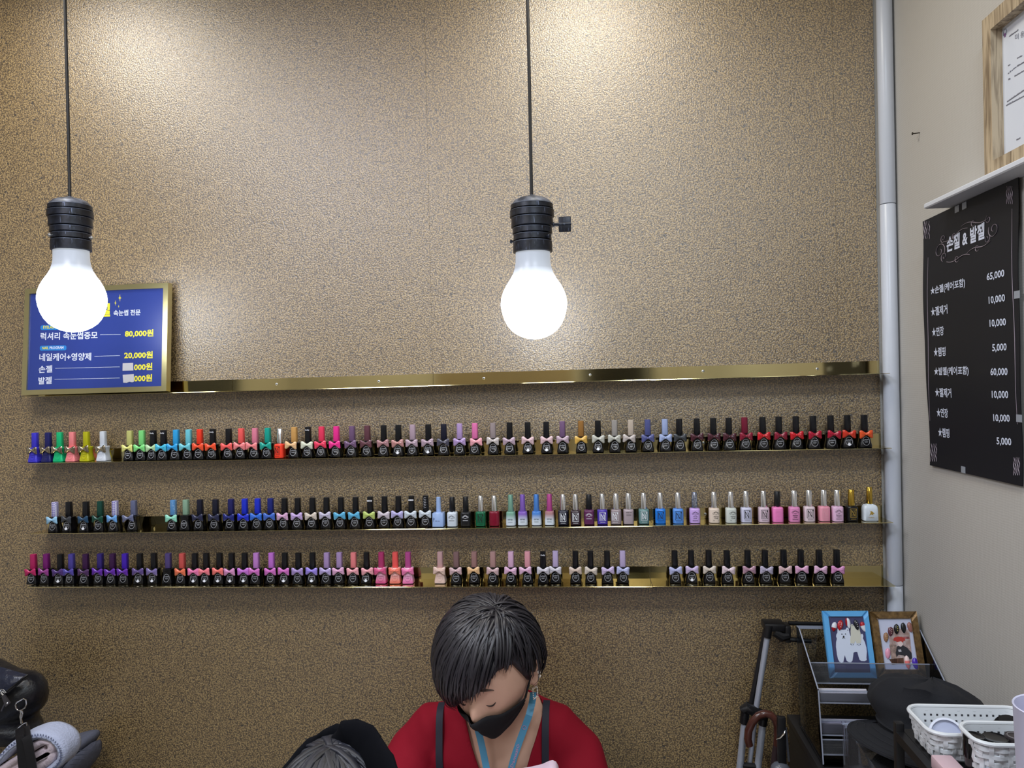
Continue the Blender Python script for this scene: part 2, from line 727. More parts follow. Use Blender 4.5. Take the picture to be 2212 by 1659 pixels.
def make_shelf(key, label, lpx, rpx, joints, dep, screws, tilt=0.0):
    A, Bp = onY(lpx[0], lpx[1], -dep), onY(rpx[0], rpx[1], -dep)
    x1 = XC - 0.001
    sl = (Bp.z - A.z) / (Bp.x - A.x)
    zf = lambda x: A.z + sl * (x - A.x)
    SHELF[key] = (zf, A.x, x1)
    root = thing('display_shelf', label, 'shelf', (A.x, 0, A.z), group='gold wall shelves')
    xs = [A.x] + [onY(j, rpx[1], -dep / 2).x for j in joints] + [x1]
    for i, (a, b) in enumerate(zip(xs, xs[1:])):
        q = 0.0006 * (i % 2)
        a += 0.0004
        b -= 0.0004
        prof = lambda z: [(-dep, z - TH - q), (-dep + 0.0004, z - q), (-TH - 0.0022, z - q), (-TH - 0.0014 - tilt, z + PLATE), (-0.0012 - tilt, z + PLATE), (-0.0012, z - TH - q)]
        m = MB().loft([[Vector((x, y, z)) for y, z in prof(zf(x))] for x in (a, b)])
        part('shelf_sheet', m, GOLDM, root, world=True)
    for sx in screws:
        p = onY(sx[0], sx[1], -0.005)
        M = Matrix.Translation((p.x, -0.0034 - tilt, p.z)) @ Matrix.Rotation(pi / 2, 4, 'X')
        w = part('screw', MB().lathe([(0.0033, 0), (0.0033, 0.0006), (0.0029, 0.001), (0.0019, 0.0012), (0.0019, 0.0006)], 14, M), SCREW, root, world=True)
        part('screw_recess', MB().box((-0.0011, -0.0003, 0.0011), (0.0011, 0.0003, 0.0016), M=M).box((-0.0003, -0.0011, 0.0011), (0.0003, 0.0011, 0.0016), M=M), mat('recess_dark', (50, 50, 52), 0.5), w, world=True)
    return root


make_shelf('top', 'highest gold wall shelf, the blue price sign standing on its left end', (45, 857), (1909, 805.5), (490, 930, 1402), SDEP - 0.003,
           [(597, 830), (818, 824), (1045, 817), (1275, 810), (1519, 802), (1766, 797)])
make_shelf('upper', 'gold mirror wall shelf second from the top, holding black bottles with red bows', (40, 1001), (1909, 968), (471, 1405), SDEP, [(1520, 957)])
make_shelf('middle', 'gold mirror wall shelf third from the top, holding chrome-capped bottles', (64, 1153), (1914, 1129), (925, 1408), SDEP, [(1524, 1111)])
make_shelf('lower', 'gold mirror wall shelf lowest of four, a gap among its bottles at the right', (58, 1268), (1906, 1266), (470, 1407), SDEP + 0.006, [])

# ================================================================== blue price sign on the top shelf
SB = onY(46, 857, -0.054)
SBR = onY(359, 848, -0.054)
ST = onY(55, 627, -0.030)
zf = SHELF['top'][0]
lean = math.atan2(0.024, ST.z - SB.z)
tiltz = math.atan2(SBR.z - SB.z, SBR.x - SB.x)
Ms = Matrix.Translation((SB.x, -0.054, zf(SB.x) + 0.0034)) @ Matrix.Rotation(-tiltz, 4, 'Y') @ Matrix.Rotation(-lean, 4, 'X')
W_, H_ = SBR.x - SB.x, (ST.z - SB.z) / cos(lean)
DT = 0.021
sign = thing('price_sign', 'blue price sign in a thick gold frame leaning on the top shelf', 'sign', M=Ms)
GF = mat('gold_frame_metal', (214, 204, 152), 0.32, 1.0)
fw = 0.0125
part('backing', MB().box((0.002, 0.006, 0.002), (W_ - 0.002, DT, H_ - 0.002)), mat('gold_side_panel', (190, 150, 70), 0.25, 1.0), sign)
for nm, q in (('frame_side', [(0, 0), (0, H_), (fw, H_ - fw), (fw, fw)]), ('frame_side', [(W_, 0), (W_ - fw, fw), (W_ - fw, H_ - fw), (W_, H_)]),
              ('frame_rail', [(0, 0), (fw, fw), (W_ - fw, fw), (W_, 0)]), ('frame_rail', [(0, H_), (W_, H_), (W_ - fw, H_ - fw), (fw, H_ - fw)])):
    m = MB().prism(q, 0.0, DT - 0.002)
    part(nm, m, GF, sign)
part('blue_face', MB().box((fw, 0.004, fw), (W_ - fw, 0.007, H_ - fw)), mat('blue_print', (46, 64, 140), 0.3), sign)
Sx, So = 3.457, (0, 400)
sp = lambda x, y: (So[0] + x / Sx, So[1] + y / Sx)
yt = 0.0035


def sign_text(body, l, r, h, m, nm='lettering', bold=0.02):
    part(nm, text_px(MB(), Ms, body, sp(*l), sp(*r), h / Sx, yt, bold), m, sign, smooth=0)


YSIGN = mat('yellow_sign_print', (236, 226, 62), 0.4)
WSIGN = mat('white_sign_print', (220, 226, 245), 0.4)
sign_text('속눈썹 전문', (847, 977), (1048, 971), 44, WSIGN)
sign_text('미미네일', (430, 990), (822, 982), 100, YSIGN, bold=0.04)
sign_text('럭셔리 속눈썹증모', (302, 1158), (728, 1148), 56, WSIGN)
sign_text('80,000원', (932, 1140), (1145, 1134), 58, YSIGN, bold=0.03)
sign_text('네일케어+영양제', (293, 1315), (680, 1309), 58, WSIGN)
sign_text('20,000원', (927, 1301), (1140, 1297), 58, YSIGN, bold=0.03)
sign_text('손젤', (288, 1403), (390, 1398), 54, WSIGN)
sign_text('000원', (1000, 1386), (1137, 1380), 54, YSIGN, bold=0.03)
sign_text('발젤', (286, 1488), (386, 1483), 54, WSIGN)
sign_text('000원', (1000, 1470), (1135, 1465), 54, YSIGN, bold=0.03)
PILL = mat('sky_blue_print', (42, 128, 205), 0.4)
for x0, x1, ya, yb in ((303, 520, 1047, 1082), (297, 495, 1200, 1236)):
    pts = [(x0 + 8, ya), (x1 - 8, ya - 4), (x1, ya + 5), (x1, yb - 10), (x1 - 8, yb - 3), (x0 + 8, yb), (x0, yb - 8), (x0, ya + 8)]
    part('tag_panel', poly_px(MB(), Ms, [sp(*p) for p in pts], yt, 0.0041), PILL, sign, smooth=0)
yt = 0.0032
sign_text('EYELASH', (322, 1072), (415, 1070), 22, YSIGN)
sign_text('PROGRAM', (424, 1070), (512, 1068), 22, WSIGN)
sign_text('NAIL', (315, 1226), (362, 1225), 20, YSIGN)
sign_text('PROGRAM', (370, 1225), (474, 1222), 20, WSIGN)
yt = 0.0035
for a, b in (((748, 1117), (900, 1115)), ((705, 1278), (895, 1273)), ((413, 1368), (893, 1357)), ((407, 1450), (893, 1440))):
    part('leader_line', poly_px(MB(), Ms, [sp(a[0], a[1] - 1.2), sp(b[0], b[1] - 1.2), sp(b[0], b[1] + 1.2), sp(a[0], a[1] + 1.2)], yt, 0.0041), WSIGN, sign, smooth=0)
for cx, cy, r in ((895, 842, 27), (862, 880, 19), (886, 905, 11)):
    pts = [(cx + (r if k % 4 == 0 else r * 0.62 if k % 2 == 0 else r * 0.2) * sin(k * pi / 4) * (0.75 if k % 4 else 1),
            cy - (r if k % 4 == 0 else r * 0.75 if k % 2 == 0 else r * 0.2) * cos(k * pi / 4)) for k in range(8)]
    part('sparkle', poly_px(MB(), Ms, [sp(*p) for p in pts], yt, 0.0041), YSIGN, sign, smooth=0)
PATCH = mat('pale_tape', (196, 194, 200), 0.6)
part('paper_patch', poly_px(MB(), Ms, [sp(*p) for p in ((916, 1330), (993, 1327), (995, 1384), (915, 1386))], 0.003, 0.0041), PATCH, sign, smooth=0, label='grey paper patch over a price')
part('paper_patch', poly_px(MB(), Ms, [sp(*p) for p in ((916, 1416), (998, 1411), (1000, 1468), (985, 1472), (965, 1468), (945, 1476), (920, 1474))], 0.003, 0.0041), PATCH, sign, smooth=0, label='grey paper patch with a torn lower edge')

# ================================================================== hanging bulb lamps
LB = mat('worn_black_metal', (13, 15, 22), 0.4, 0.3, mottle=((28, 33, 46), 70), bump=(120, 0.2, 0.001))
nt = LB.node_tree                                         # diagonal scratches through the black to the metal
tcn = nt.nodes.new('ShaderNodeTexCoord')
mpn = nt.nodes.new('ShaderNodeMapping')
mpn.inputs['Rotation'].default_value = (0, radians(35), 0)
mpn.inputs['Scale'].default_value = (420, 420, 28)
nn = nt.nodes.new('ShaderNodeTexNoise')
nn.inputs['Scale'].default_value = 1.0
nn.inputs['Detail'].default_value = 3
cn = nt.nodes.new('ShaderNodeMapRange')
cn.inputs['From Min'].default_value = 0.64
cn.inputs['From Max'].default_value = 0.72
mxn = nt.nodes.new('ShaderNodeMixRGB')
mxn.inputs[2].default_value = lin((104, 114, 138))
bs = nt.nodes['Principled BSDF']
prev = bs.inputs['Base Color'].links[0].from_socket
nt.links.new(tcn.outputs['Object'], mpn.inputs['Vector'])
nt.links.new(mpn.outputs[0], nn.inputs['Vector'])
nt.links.new(nn.outputs['Fac'], cn.inputs['Value'])
nt.links.new(cn.outputs[0], mxn.inputs[0])
nt.links.new(prev, mxn.inputs[1])
nt.links.new(mxn.outputs[0], bs.inputs['Base Color'])
RIM = mat('pale_rim_metal', (104, 112, 130), 0.35, 0.6)  # paler grey for the thin line round each socket ring
CORD = mat('black_cord', (16, 16, 18), 0.6)


def mat_bulb():
    m = bpy.data.materials.new('lit_frosted_bulb')
    m.use_nodes = True
    nt = m.node_tree
    N, L = nt.nodes, nt.links
    b = N['Principled BSDF']
    b.inputs['Base Color'].default_value = (0.25, 0.28, 0.34, 1)
    b.inputs['Roughness'].default_value = 0.35
    tc = N.new('ShaderNodeTexCoord')
    s = N.new('ShaderNodeSeparateXYZ')
    L.new(tc.outputs['Object'], s.inputs[0])
    r = N.new('ShaderNodeValToRGB')
    mr = N.new('ShaderNodeMapRange')
    mr.inputs['From Min'].default_value = 0.10
    mr.inputs['From Max'].default_value = 0.18
    L.new(s.outputs['Z'], mr.inputs['Value'])
    L.new(mr.outputs[0], r.inputs[0])
    e = r.color_ramp.elements
    e[0].position, e[0].color = 0.2, (1, 1, 1, 1)
    e[1].position, e[1].color = 0.52, (0.026, 0.036, 0.072, 1)
    k = e.new(0.36)
    k.color = (0.07, 0.082, 0.115, 1)
    mu = N.new('ShaderNodeMath')
    mu.operation = 'MULTIPLY'
    mu.inputs[1].default_value = BULB_POWER
    L.new(r.outputs[0], mu.inputs[0])
    b.inputs['Emission Color'].default_value = (0.86, 0.92, 1.0, 1)
    L.new(mu.outputs[0], b.inputs['Emission Strength'])
    return m


BULBM = mat_bulb()
U = 1 / 4995.0
bulb_prof = [(0, 1542), (60, 1536), (120, 1519), (180, 1488), (230, 1449), (270, 1398), (300, 1335), (320, 1265), (330, 1195), (322, 1125), (300, 1060), (268, 1000), (228, 940), (200, 885), (183, 830), (174, 780), (172, 700), (172, 655)]
rings_ = [(197, 680, 572), (191, 566, 503), (198, 497, 437), (210, 431, 337), (221, 333, 263), (213, 258, 205)]


def pendant(label, px, py_bottom, key, screws):
    B0 = onY(px, py_bottom, -0.27)
    root = thing('pendant_lamp', label, 'lamp', (B0.x, -0.27, B0.z), group='hanging bulb lamps')
    Z = lambda y: (1542 - y) * U
    part('bulb', MB().lathe([(r * U, Z(y)) for r, y in bulb_prof], 40), BULBM, root)
    soc = MB()
    soc.lathe([(165 * U, Z(676)), (165 * U, Z(210))], 32)
    body = part('socket', soc, LB, root)
    for r, yb, ya in rings_:
        a, b = Z(yb), Z(ya)
        ro = part('socket_ring', MB().lathe([((r - 8) * U, a), (r * U, a + 5 * U), ((r - 3) * U, b - 6 * U), ((r - 12) * U, b), (150 * U, b), (150 * U, a)], 40), LB, root)
        part('rim_line', MB().tube([((r - 2.5) * U * cos(2 * pi * k / 40), (r - 2.5) * U * sin(2 * pi * k / 40), b - 5 * U) for k in range(40)], 0.00045, 5, closed=True), RIM, ro)
    part('socket_cap', MB().lathe([(203 * U, Z(206)), (196 * U, Z(190)), (168 * U, Z(160)), (120 * U, Z(138)), (60 * U, Z(128)), (40 * U, Z(126)), (36 * U, Z(112)), (16 * U, Z(110))], 36),
         mat('worn_grey_metal', (58, 62, 72), 0.45, 0.4, mottle=((112, 118, 132), 60)), root)
    part('cord', MB().tube([(0, 0, Z(114)), (0.0006, 0, Z(114) + 0.2), (0, 0, 2.598 - B0.z)], 0.0033, 8), CORD, root)
    for a, y in screws:
        x, yy = 200 * U * cos(a), 200 * U * sin(a)
        M = Matrix.Translation((x, yy, Z(y))) @ Matrix.Rotation(a, 4, 'Z') @ Matrix.Rotation(pi / 2, 4, 'Y')
        part('set_screw', MB().lathe([(12 * U, -20 * U), (12 * U, 6 * U), (20 * U, 8 * U), (20 * U, 20 * U), (14 * U, 26 * U), (0, 27 * U)], 12, M), LB if key else SCREW, root)
    if key:
        k = part('switch_key', MB().lathe([(25 * U, 0), (25 * U, 12 * U), (18 * U, 14 * U), (18 * U, 70 * U)], 14, Matrix.Translation((205 * U, 0, Z(410))) @ Matrix.Rotation(pi / 2, 4, 'Y')), LB, root)
        part('key_plate', MB().box((262 * U, -12 * U, Z(487)), (385 * U, 12 * U, Z(335)), 8 * U).tube([(255 * U, 0, Z(411)), (388 * U, 0, Z(411))], 18 * U, 10), LB, k)
    return root


pendant('hanging lit bulb lamp with bare socket, in front of the blue price sign', 158.5, 718, False, [(radians(-120), 540), (radians(8), 545)])
pendant('hanging lit bulb lamp with a switch key on its black socket', 1155, 733, True, [(radians(178), 560), (radians(-38), 545)])

# ================================================================== nail polish bottles
PAL = dict(
    black=(20, 21, 25), inkblue=(24, 26, 44), blue=(64, 58, 200), navy=(32, 34, 96), green=(22, 186, 120), salmon=(244, 138, 140), chartreuse=(186, 182, 24), white=(216, 222, 230),
    silver=(190, 180, 160), straw=(202, 202, 124), lime=(132, 226, 132), palelime=(188, 224, 172), lemon=(226, 226, 132), cyan=(72, 190, 222), azure=(50, 165, 226), aqua=(112, 202, 216),
    scarlet=(244, 62, 38), orangered=(246, 84, 48), coral=(246, 96, 92), rose=(230, 132, 156), teal=(22, 164, 146), tan=(210, 160, 92), peach=(240, 196, 144), ivory=(220, 224, 202),
    raspberry=(240, 62, 98), hotpink=(246, 52, 150), mauve=(116, 88, 122), plum=(102, 62, 72), dustypink=(172, 126, 130), rosewood=(192, 138, 134), palemauve=(182, 158, 172),
    lilac=(178, 150, 198), charcoal=(74, 72, 88), pink=(226, 118, 172), taupe=(156, 142, 142), oyster=(200, 190, 186), blush=(214, 182, 186), bronze=(150, 106, 52), mustard=(216, 172, 82),
    pebble=(190, 190, 180), greige=(166, 160, 156), beige=(208, 192, 176), slateblue=(86, 92, 148), periwinkle=(168, 184, 226), maroon=(76, 34, 46), burgundy=(122, 26, 52), red=(204, 30, 42),
    crimson=(178, 22, 54), garnet=(140, 28, 54), vermilion=(214, 56, 36), orange=(228, 82, 36), skyblue=(150, 196, 226), smoke=(58, 62, 68), petrol=(36, 72, 102), bottlegreen=(18, 70, 58),
    cornflower=(110, 166, 224), slategrey=(102, 108, 138), mint=(150, 222, 196), sage=(142, 176, 150), midnight=(40, 44, 74), cobalt=(28, 40, 120), royal=(32, 52, 204), denim=(52, 112, 216),
    steelblue=(66, 108, 200), glitterpink=(196, 152, 186), glitterlilac=(178, 152, 202), cream=(216, 204, 192), pearl=(198, 194, 216), skyglitter=(92, 178, 218), pear=(186, 206, 114),
    shell=(208, 198, 208), lavender=(186, 180, 226), frost=(206, 216, 226), iceblue=(156, 182, 226), emerald=(14, 100, 66), wine=(124, 14, 42), seafoam=(122, 168, 148), violet=(134, 98, 190),
    sky=(78, 134, 210), orchid=(206, 140, 216), aubergine=(48, 32, 42), plumpurple=(92, 38, 82), purple=(72, 52, 162), mushroom=(148, 134, 138), rosetaupe=(166, 152, 158), tealgrey=(96, 132, 132),
    cerulean=(28, 122, 222), bluebell=(86, 146, 226), palelilac=(202, 168, 232), sand=(226, 208, 192), fog=(206, 212, 206), snowlilac=(208, 208, 232), palepink=(218, 194, 208),
    bubblegum=(242, 132, 196), candypink=(226, 142, 192), powder=(228, 208, 216), flamingo=(236, 158, 178), babypink=(228, 188, 218), cerise=(186, 38, 98), purplered=(128, 32, 118), grape=(152, 62, 142),
    darkviolet=(78, 52, 118), indigo=(82, 72, 160), darkplum=(62, 26, 72), aubergineviolet=(76, 46, 92), deepindigo=(56, 42, 122), ultraviolet=(72, 34, 182), royalpurple=(98, 42, 164),
    amethyst=(98, 78, 138), wisteria=(126, 112, 168), duskviolet=(86, 72, 128), terracotta=(216, 92, 86), apricot=(240, 122, 86), carnation=(242, 128, 180), pinkcoral=(250, 132, 146),
    shrimp=(250, 126, 120), orchidpink=(222, 152, 202), magenta=(206, 122, 220), fuchsia=(216, 118, 202), heather=(172, 148, 206), iris=(162, 142, 232), palelavender=(188, 172, 222),
    rosepink=(240, 168, 178), lightpink=(226, 172, 208), deeppink=(182, 58, 112), pinkrose=(222, 92, 142), melon=(246, 132, 112), berry=(186, 78, 146), nude=(234, 202, 188), sandpink=(206, 166, 166),
    cocoa=(136, 106, 106), almond=(166, 126, 122), latte=(186, 146, 142), opal=(216, 212, 222), biscuit=(216, 196, 182), thistle=(206, 188, 226), bluemist=(184, 188, 228), ash=(186, 178, 202),
    rosedust=(182, 142, 162), petal=(232, 188, 218), gold=(196, 160, 60), chrome=(228, 230, 235), check=(150, 140, 205), dots=(96, 152, 205), hologram=(190, 196, 214), orangebow=(232, 88, 40))
NAMES = dict(inkblue='blue-black', palelime='pale lime', orangered='orange-red', hotpink='hot pink', dustypink='dusty pink', palemauve='pale mauve', slateblue='slate blue', bottlegreen='dark green',
             slategrey='slate grey', steelblue='steel blue', glitterpink='glitter pink', glitterlilac='glitter lilac', skyglitter='glitter blue', iceblue='ice blue', plumpurple='plum purple',
             rosetaupe='rose taupe', tealgrey='teal grey', palelilac='pale lilac', snowlilac='lilac white', palepink='pale pink', candypink='candy pink', babypink='baby pink', purplered='red-purple',
             darkviolet='dark violet', darkplum='dark plum', aubergineviolet='dark violet', deepindigo='deep indigo', royalpurple='royal purple', duskviolet='dusk violet', pinkcoral='pink coral',
             orchidpink='orchid pink', palelavender='pale lavender', rosepink='rose pink', lightpink='light pink', deeppink='deep pink', pinkrose='rose', sandpink='sand pink', bluemist='misty blue',
             rosedust='dusty rose', skyblue='sky blue', check='chequered', dots='dotted', hologram='glittering silver', orangebow='orange')

cname = lambda c: NAMES.get(c, c)


def rrect(hx, hy, z, r, n=3):
    P = []
    for k in range(4):
        cx, cy = ((hx - r) * (1, -1, -1, 1)[k], (hy - r) * (1, 1, -1, -1)[k])
        for j in range(n + 1):
            a = pi / 2 * (k + j / n)
            P.append(Vector((cx + r * cos(a), cy + r * sin(a), z)))
    return P


A_PROF = [(0.0, 0.0120), (0.0008, 0.0128), (0.005, 0.0127), (0.011, 0.0114), (0.018, 0.0102), (0.025, 0.0099), (0.030, 0.0105), (0.0335, 0.0114), (0.0348, 0.0112), (0.0355, 0.0095)]


def a_half(z):
    for (z0, h0), (z1, h1) in zip(A_PROF[1:], A_PROF[2:]):
        if z0 <= z <= z1:
            return h0 + (h1 - h0) * (z - z0) / (z1 - z0)
    return 0.0128


def me_body_a():
    m = MB()
    m.loft([rrect(h, h, z, h * 0.28) for z, h in A_PROF] + [rrect(0.006, 0.006, 0.0355, 0.005), rrect(0.006, 0.006, 0.0375, 0.005)])
    return m.mesh('bottle_body', 40)


def me_cap(w0, w1, z0, z1, r=0.35, bev=0.0006):
    m = MB()
    m.loft([rrect(w0 * 0.95, w0 * 0.95, z0, w0 * r), rrect(w0, w0, z0 + 0.0006, w0 * r), rrect(w1, w1, z1 - bev, w1 * r), rrect(w1 - bev * 0.7, w1 - bev * 0.7, z1 - bev * 0.2, w1 * r), rrect(w1 - bev * 2, w1 - bev * 2, z1, w1 * r * 0.8)])
    return m.mesh('cap', 40)


def me_lathe_cap(prof):
    return MB().lathe(prof, 18).mesh('cap', 40)


def me_bow():
    m = MB()
    for sg in (-1, 1):
        rings = []
        for i in range(8):
            t = i / 7
            x = sg * (0.0006 + 0.0128 * t)
            h = 0.0026 + 0.0066 * (sin(min(t * 1.25, 1) * pi / 2) ** 1.4) * (1 - 0.12 * max(0, t - .8) * 5)
            th = 0.0011 + 0.0018 * sin(pi * min(1, t * 0.85 + 0.12))
            if i == 7:
                h *= 0.86
                th *= 0.35
            zc = 0.0003 - 0.0012 * t
            ring = []
            for k in range(12):
                a = 2 * pi * k / 12
                dent = 1 - 0.22 * t * math.exp(-((sin(a)) ** 2) / 0.05) if t > .5 else 1
                ring.append(Vector((x + sg * 0.0012 * abs(sin(a)) ** 2 * t, th * cos(a) * dent, zc + h * sin(a))))
            rings.append(ring)
        m.loft(rings)
        m.tube([(sg * 0.0015, -0.0018, 0.0002), (sg * 0.007, -0.0029, 0.0008), (sg * 0.0105, -0.0026, 0.0012)], [0.0005, 0.0007, 0.0003], 5)
    m.ball((0, -0.0006, 0), (0.0024, 0.0026, 0.0031), 10, 6)
    return m.mesh('bow', 60)


def front_a(x, z):
    return Vector((x, -a_half(z) - 0.0004, z))


def me_ring():
    m = MB()
    n = 28
    o, i = [], []
    for k in range(n):
        a = 2 * pi * k / n
        o.append(m.bm.verts.new(front_a(0.0074 * cos(a), 0.0142 + 0.0094 * sin(a))))
        i.append(m.bm.verts.new(front_a(0.0069 * cos(a), 0.0142 + 0.0089 * sin(a))))
    for k in range(n):
        j = (k + 1) % n
        m.bm.faces.new((o[k], o[j], i[j], i[k]))
    return m.mesh('label_ring', 0)


def me_script():
    m = MB()
    add_text(m, 'gellyfit', lambda u, v: front_a(-0.0056 + 0.0112 * u, 0.0150 + 0.0036 * v), 0.0, 1)
    for k in range(2):
        z = 0.0128 - k * 0.0012
        vs = [m.bm.verts.new(front_a(x, z + d)) for x, d in ((-0.004 + k * .001, 0), (0.004 - k * .001, 0), (0.004 - k * .001, 0.0004), (-0.004 + k * .001, 0.0004))]
        m.bm.faces.new(vs)
    return m.mesh('label_lettering', 0)


def me_dot():
    m = MB()
    vs = [m.bm.verts.new(front_a(0.0032 * cos(2 * pi * k / 16), 0.0076 + 0.0032 * sin(2 * pi * k / 16)) + Vector((0, -0.0003, 0))) for k in range(16)]
    m.bm.faces.new(vs)
    return m.mesh('number_sticker', 0)


# straight round-shouldered bottle
N_PROF = [(0.0, 0.0108), (0.0007, 0.0116), (0.029, 0.0116), (0.0312, 0.0112), (0.0325, 0.0098), (0.0328, 0.0062), (0.034, 0.006)]


def me_body_n():
    return MB().loft([rrect(h, h, z, h * 0.55, 4) for z, h in N_PROF]).mesh('bottle_body', 40)


def front_n(x, z, h=0.0116, r=0.55):
    """Front face of the bottle, following its rounded corners."""
    e = h * (1 - r)
    ax = abs(x)
    y = -h if ax <= e else -e - math.sqrt(max(0.0, (h * r) ** 2 - (ax - e) ** 2))
    return Vector((x, y - 0.0003, z))


def me_logo(dx=0.0):
    m = MB()
    F = lambda x, z: front_n(x + dx, z)

    def bar(x0, z0, x1, z1, w):
        d = Vector((x1 - x0, z1 - z0))
        q = Vector((-d.y, d.x)).normalized() * w / 2
        n = 3
        for k in range(n):
            a, b = k / n, (k + 1) / n
            P = [(x0 + d.x * a + q.x, z0 + d.y * a + q.y), (x0 + d.x * b + q.x, z0 + d.y * b + q.y), (x0 + d.x * b - q.x, z0 + d.y * b - q.y), (x0 + d.x * a - q.x, z0 + d.y * a - q.y)]
            m.bm.faces.new([m.bm.verts.new(F(*p)) for p in P])
    x, z0, z1 = 0.0068, 0.0085, 0.0275
    for s in ((-x, z0, -x, z1), (x, z0, x, z1), (-x, z0, x, z0), (-x, z1, x, z1)):
        bar(*s, 0.0008)
    bar(-0.0042, 0.0105, -0.0042, 0.0255, 0.0013)
    bar(0.0036, 0.0105, 0.0036, 0.022, 0.0013)
    bar(-0.0042, 0.025, 0.0036, 0.0105, 0.0014)
    bar(-0.0012, 0.0105, -0.0012, 0.016, 0.0009)
    bar(0.0012, 0.019, 0.0012, 0.0255, 0.0009)
    bar(0.0046, 0.0235, 0.0062, 0.0265, 0.0018)
    for k in range(7):
        bar(-0.005 + k * 0.0016, 0.0046, -0.0042 + k * 0.0016, 0.0046, 0.0012 if k % 2 else 0.0016)
    return m.mesh('label_logo', 0)


def me_arc(lines, dx=0.0):
    m = MB()
    for k in range(5):                                   # an arc of round letters
        a = radians(150 - k * 30)
        cx, cz = 0.0062 * cos(a) + dx, 0.0185 + 0.0062 * sin(a)
        q = 10
        r0 = 0.0019 if k % 2 == 0 else 0.0014
        o = [m.bm.verts.new(front_n(cx + r0 * cos(2 * pi * j / q), cz + r0 * sin(2 * pi * j / q))) for j in range(q)]
        i = [m.bm.verts.new(front_n(cx + (r0 - 0.0006) * cos(2 * pi * j / q), cz + (r0 - 0.0006) * sin(2 * pi * j / q))) for j in range(q)]
        for j in range(q):
            m.bm.faces.new((o[j], o[(j + 1) % q], i[(j + 1) % q], i[j]))
    add_text(m, 'nail', lambda u, v: front_n(dx - 0.0025 + 0.005 * u, 0.0180 + 0.0022 * v), 0.02, 1)
    z = 0.0135
    for t, w in lines:
        add_text(m, t, lambda u, v: front_n(dx - w + 2 * w * u, z + 0.003 * v), 0.02, 1)
        z -= 0.004
    for k in range(2):
        zz = z + 0.0012 - k * 0.0016
        m.bm.faces.new([m.bm.verts.new(front_n(dx + xx, zz + d)) for xx, d in ((-0.006, 0), (0.006, 0), (0.006, 0.0005), (-0.006, 0.0005))])
    return m.mesh('label_lettering', 0)


def me_lines(txt, w, z, h, f=front_n, dx=0.0):
    m = MB()
    add_text(m, txt, lambda u, v: f(dx - w + 2 * w * u, z + h * v), 0.02, 1)
    for k in range(2):
        zz = z - 0.003 - 0.0022 * k
        m.bm.faces.new([m.bm.verts.new(f(dx + xx, zz + d)) for xx, d in ((-w * .9, 0), (w * .9, 0), (w * .9, 0.0005), (-w * .9, 0.0005))])
    return m.mesh('label_lettering', 0)


BODY_A, BOW, RING, SCRIPT, DOT = me_body_a(), me_bow(), me_ring(), me_script(), me_dot()
CAP_A = me_cap(0.0069, 0.0064, 0.0362, 0.0715, 0.5)
BODY_N, LOGO, LOGO_L = me_body_n(), me_logo(), me_logo(-0.003)
CAP_N = me_lathe_cap([(0.0068, 0.0335), (0.0073, 0.0338), (0.0064, 0.068), (0.0061, 0.0686), (0.004, 0.0688)])
CAP_P = me_lathe_cap([(0.0066, 0.0335), (0.0070, 0.034), (0.0062, 0.0668), (0.0058, 0.0674), (0.004, 0.0676)])
CAP_D = me_lathe_cap([(0.0072, 0.0315), (0.0074, 0.0325), (0.0064, 0.040), (0.0058, 0.069), (0.0054, 0.0698), (0.004, 0.07)])
BODY_D = MB().loft([rrect(h, h, z, h * 0.6, 4) for z, h in [(0, 0.0102), (0.0007, 0.0112), (0.012, 0.0110), (0.024, 0.0104), (0.0295, 0.0102), (0.031, 0.0095), (0.0315, 0.0075)]]).mesh('bottle_body', 40)
BODY_S = MB().loft([rrect(h, h, z, h * 0.12, 2) for z, h in [(0, 0.0122), (0.0006, 0.0128), (0.031, 0.0126), (0.0318, 0.0122), (0.032, 0.0066), (0.033, 0.006)]]).mesh('bottle_body', 40)
CAP_S = me_lathe_cap([(0.0052, 0.0322), (0.0058, 0.0325), (0.0052, 0.067), (0.0046, 0.0676), (0.003, 0.0678)])
BODY_W = MB().loft([rrect(h, h * 0.8, z, h * 0.3, 4) for z, h in [(0, 0.0145), (0.0012, 0.0156), (0.026, 0.0150), (0.0315, 0.0138), (0.0345, 0.0112), (0.0355, 0.0072), (0.0365, 0.0066)]]).mesh('bottle_body', 40)
CAP_W = me_lathe_cap([(0.0064, 0.0368), (0.0067, 0.0372), (0.0060, 0.0728), (0.0056, 0.0733), (0.004, 0.0735)])
for b in (BODY_A, BODY_N, BODY_D, BODY_S, BODY_W, BOW, RING, SCRIPT, DOT, CAP_A, CAP_N, CAP_P, CAP_D, CAP_S, CAP_W, LOGO, LOGO_L):
    b.materials.append(WHITE)
ARCS = {}
CAPTEXT = []
mm = MB()
add_text(mm, 'Gelly', lambda u, v: Vector((-0.0055 + 0.011 * u, -0.0073, 0.062 + 0.004 * v)), 0.02, 1)
CAP_SCRIPT = mm.mesh('cap_lettering', 0)
mm = MB()
for k in range(4):
    x = -0.0045 + k * 0.003
    mm.box((x - 0.0009, -0.0074, 0.0605), (x + 0.0009, -0.0066, 0.0640))
mm.box((-0.0069, -0.00735, 0.0622), (0.0069, -0.0066, 0.0626))
CAP_BAND = mm.mesh('cap_band', 0)
mm = MB()
for k in range(7):
    z = 0.042 + k * 0.0038
    mm.tube([(-0.0068, -0.0071, z), (0.0, -0.0074, z + 0.0028), (0.0068, -0.0071, z + 0.0012)], 0.0006, 5)
CAP_TWIST = mm.mesh('cap_ridges', 40)
mm = MB()
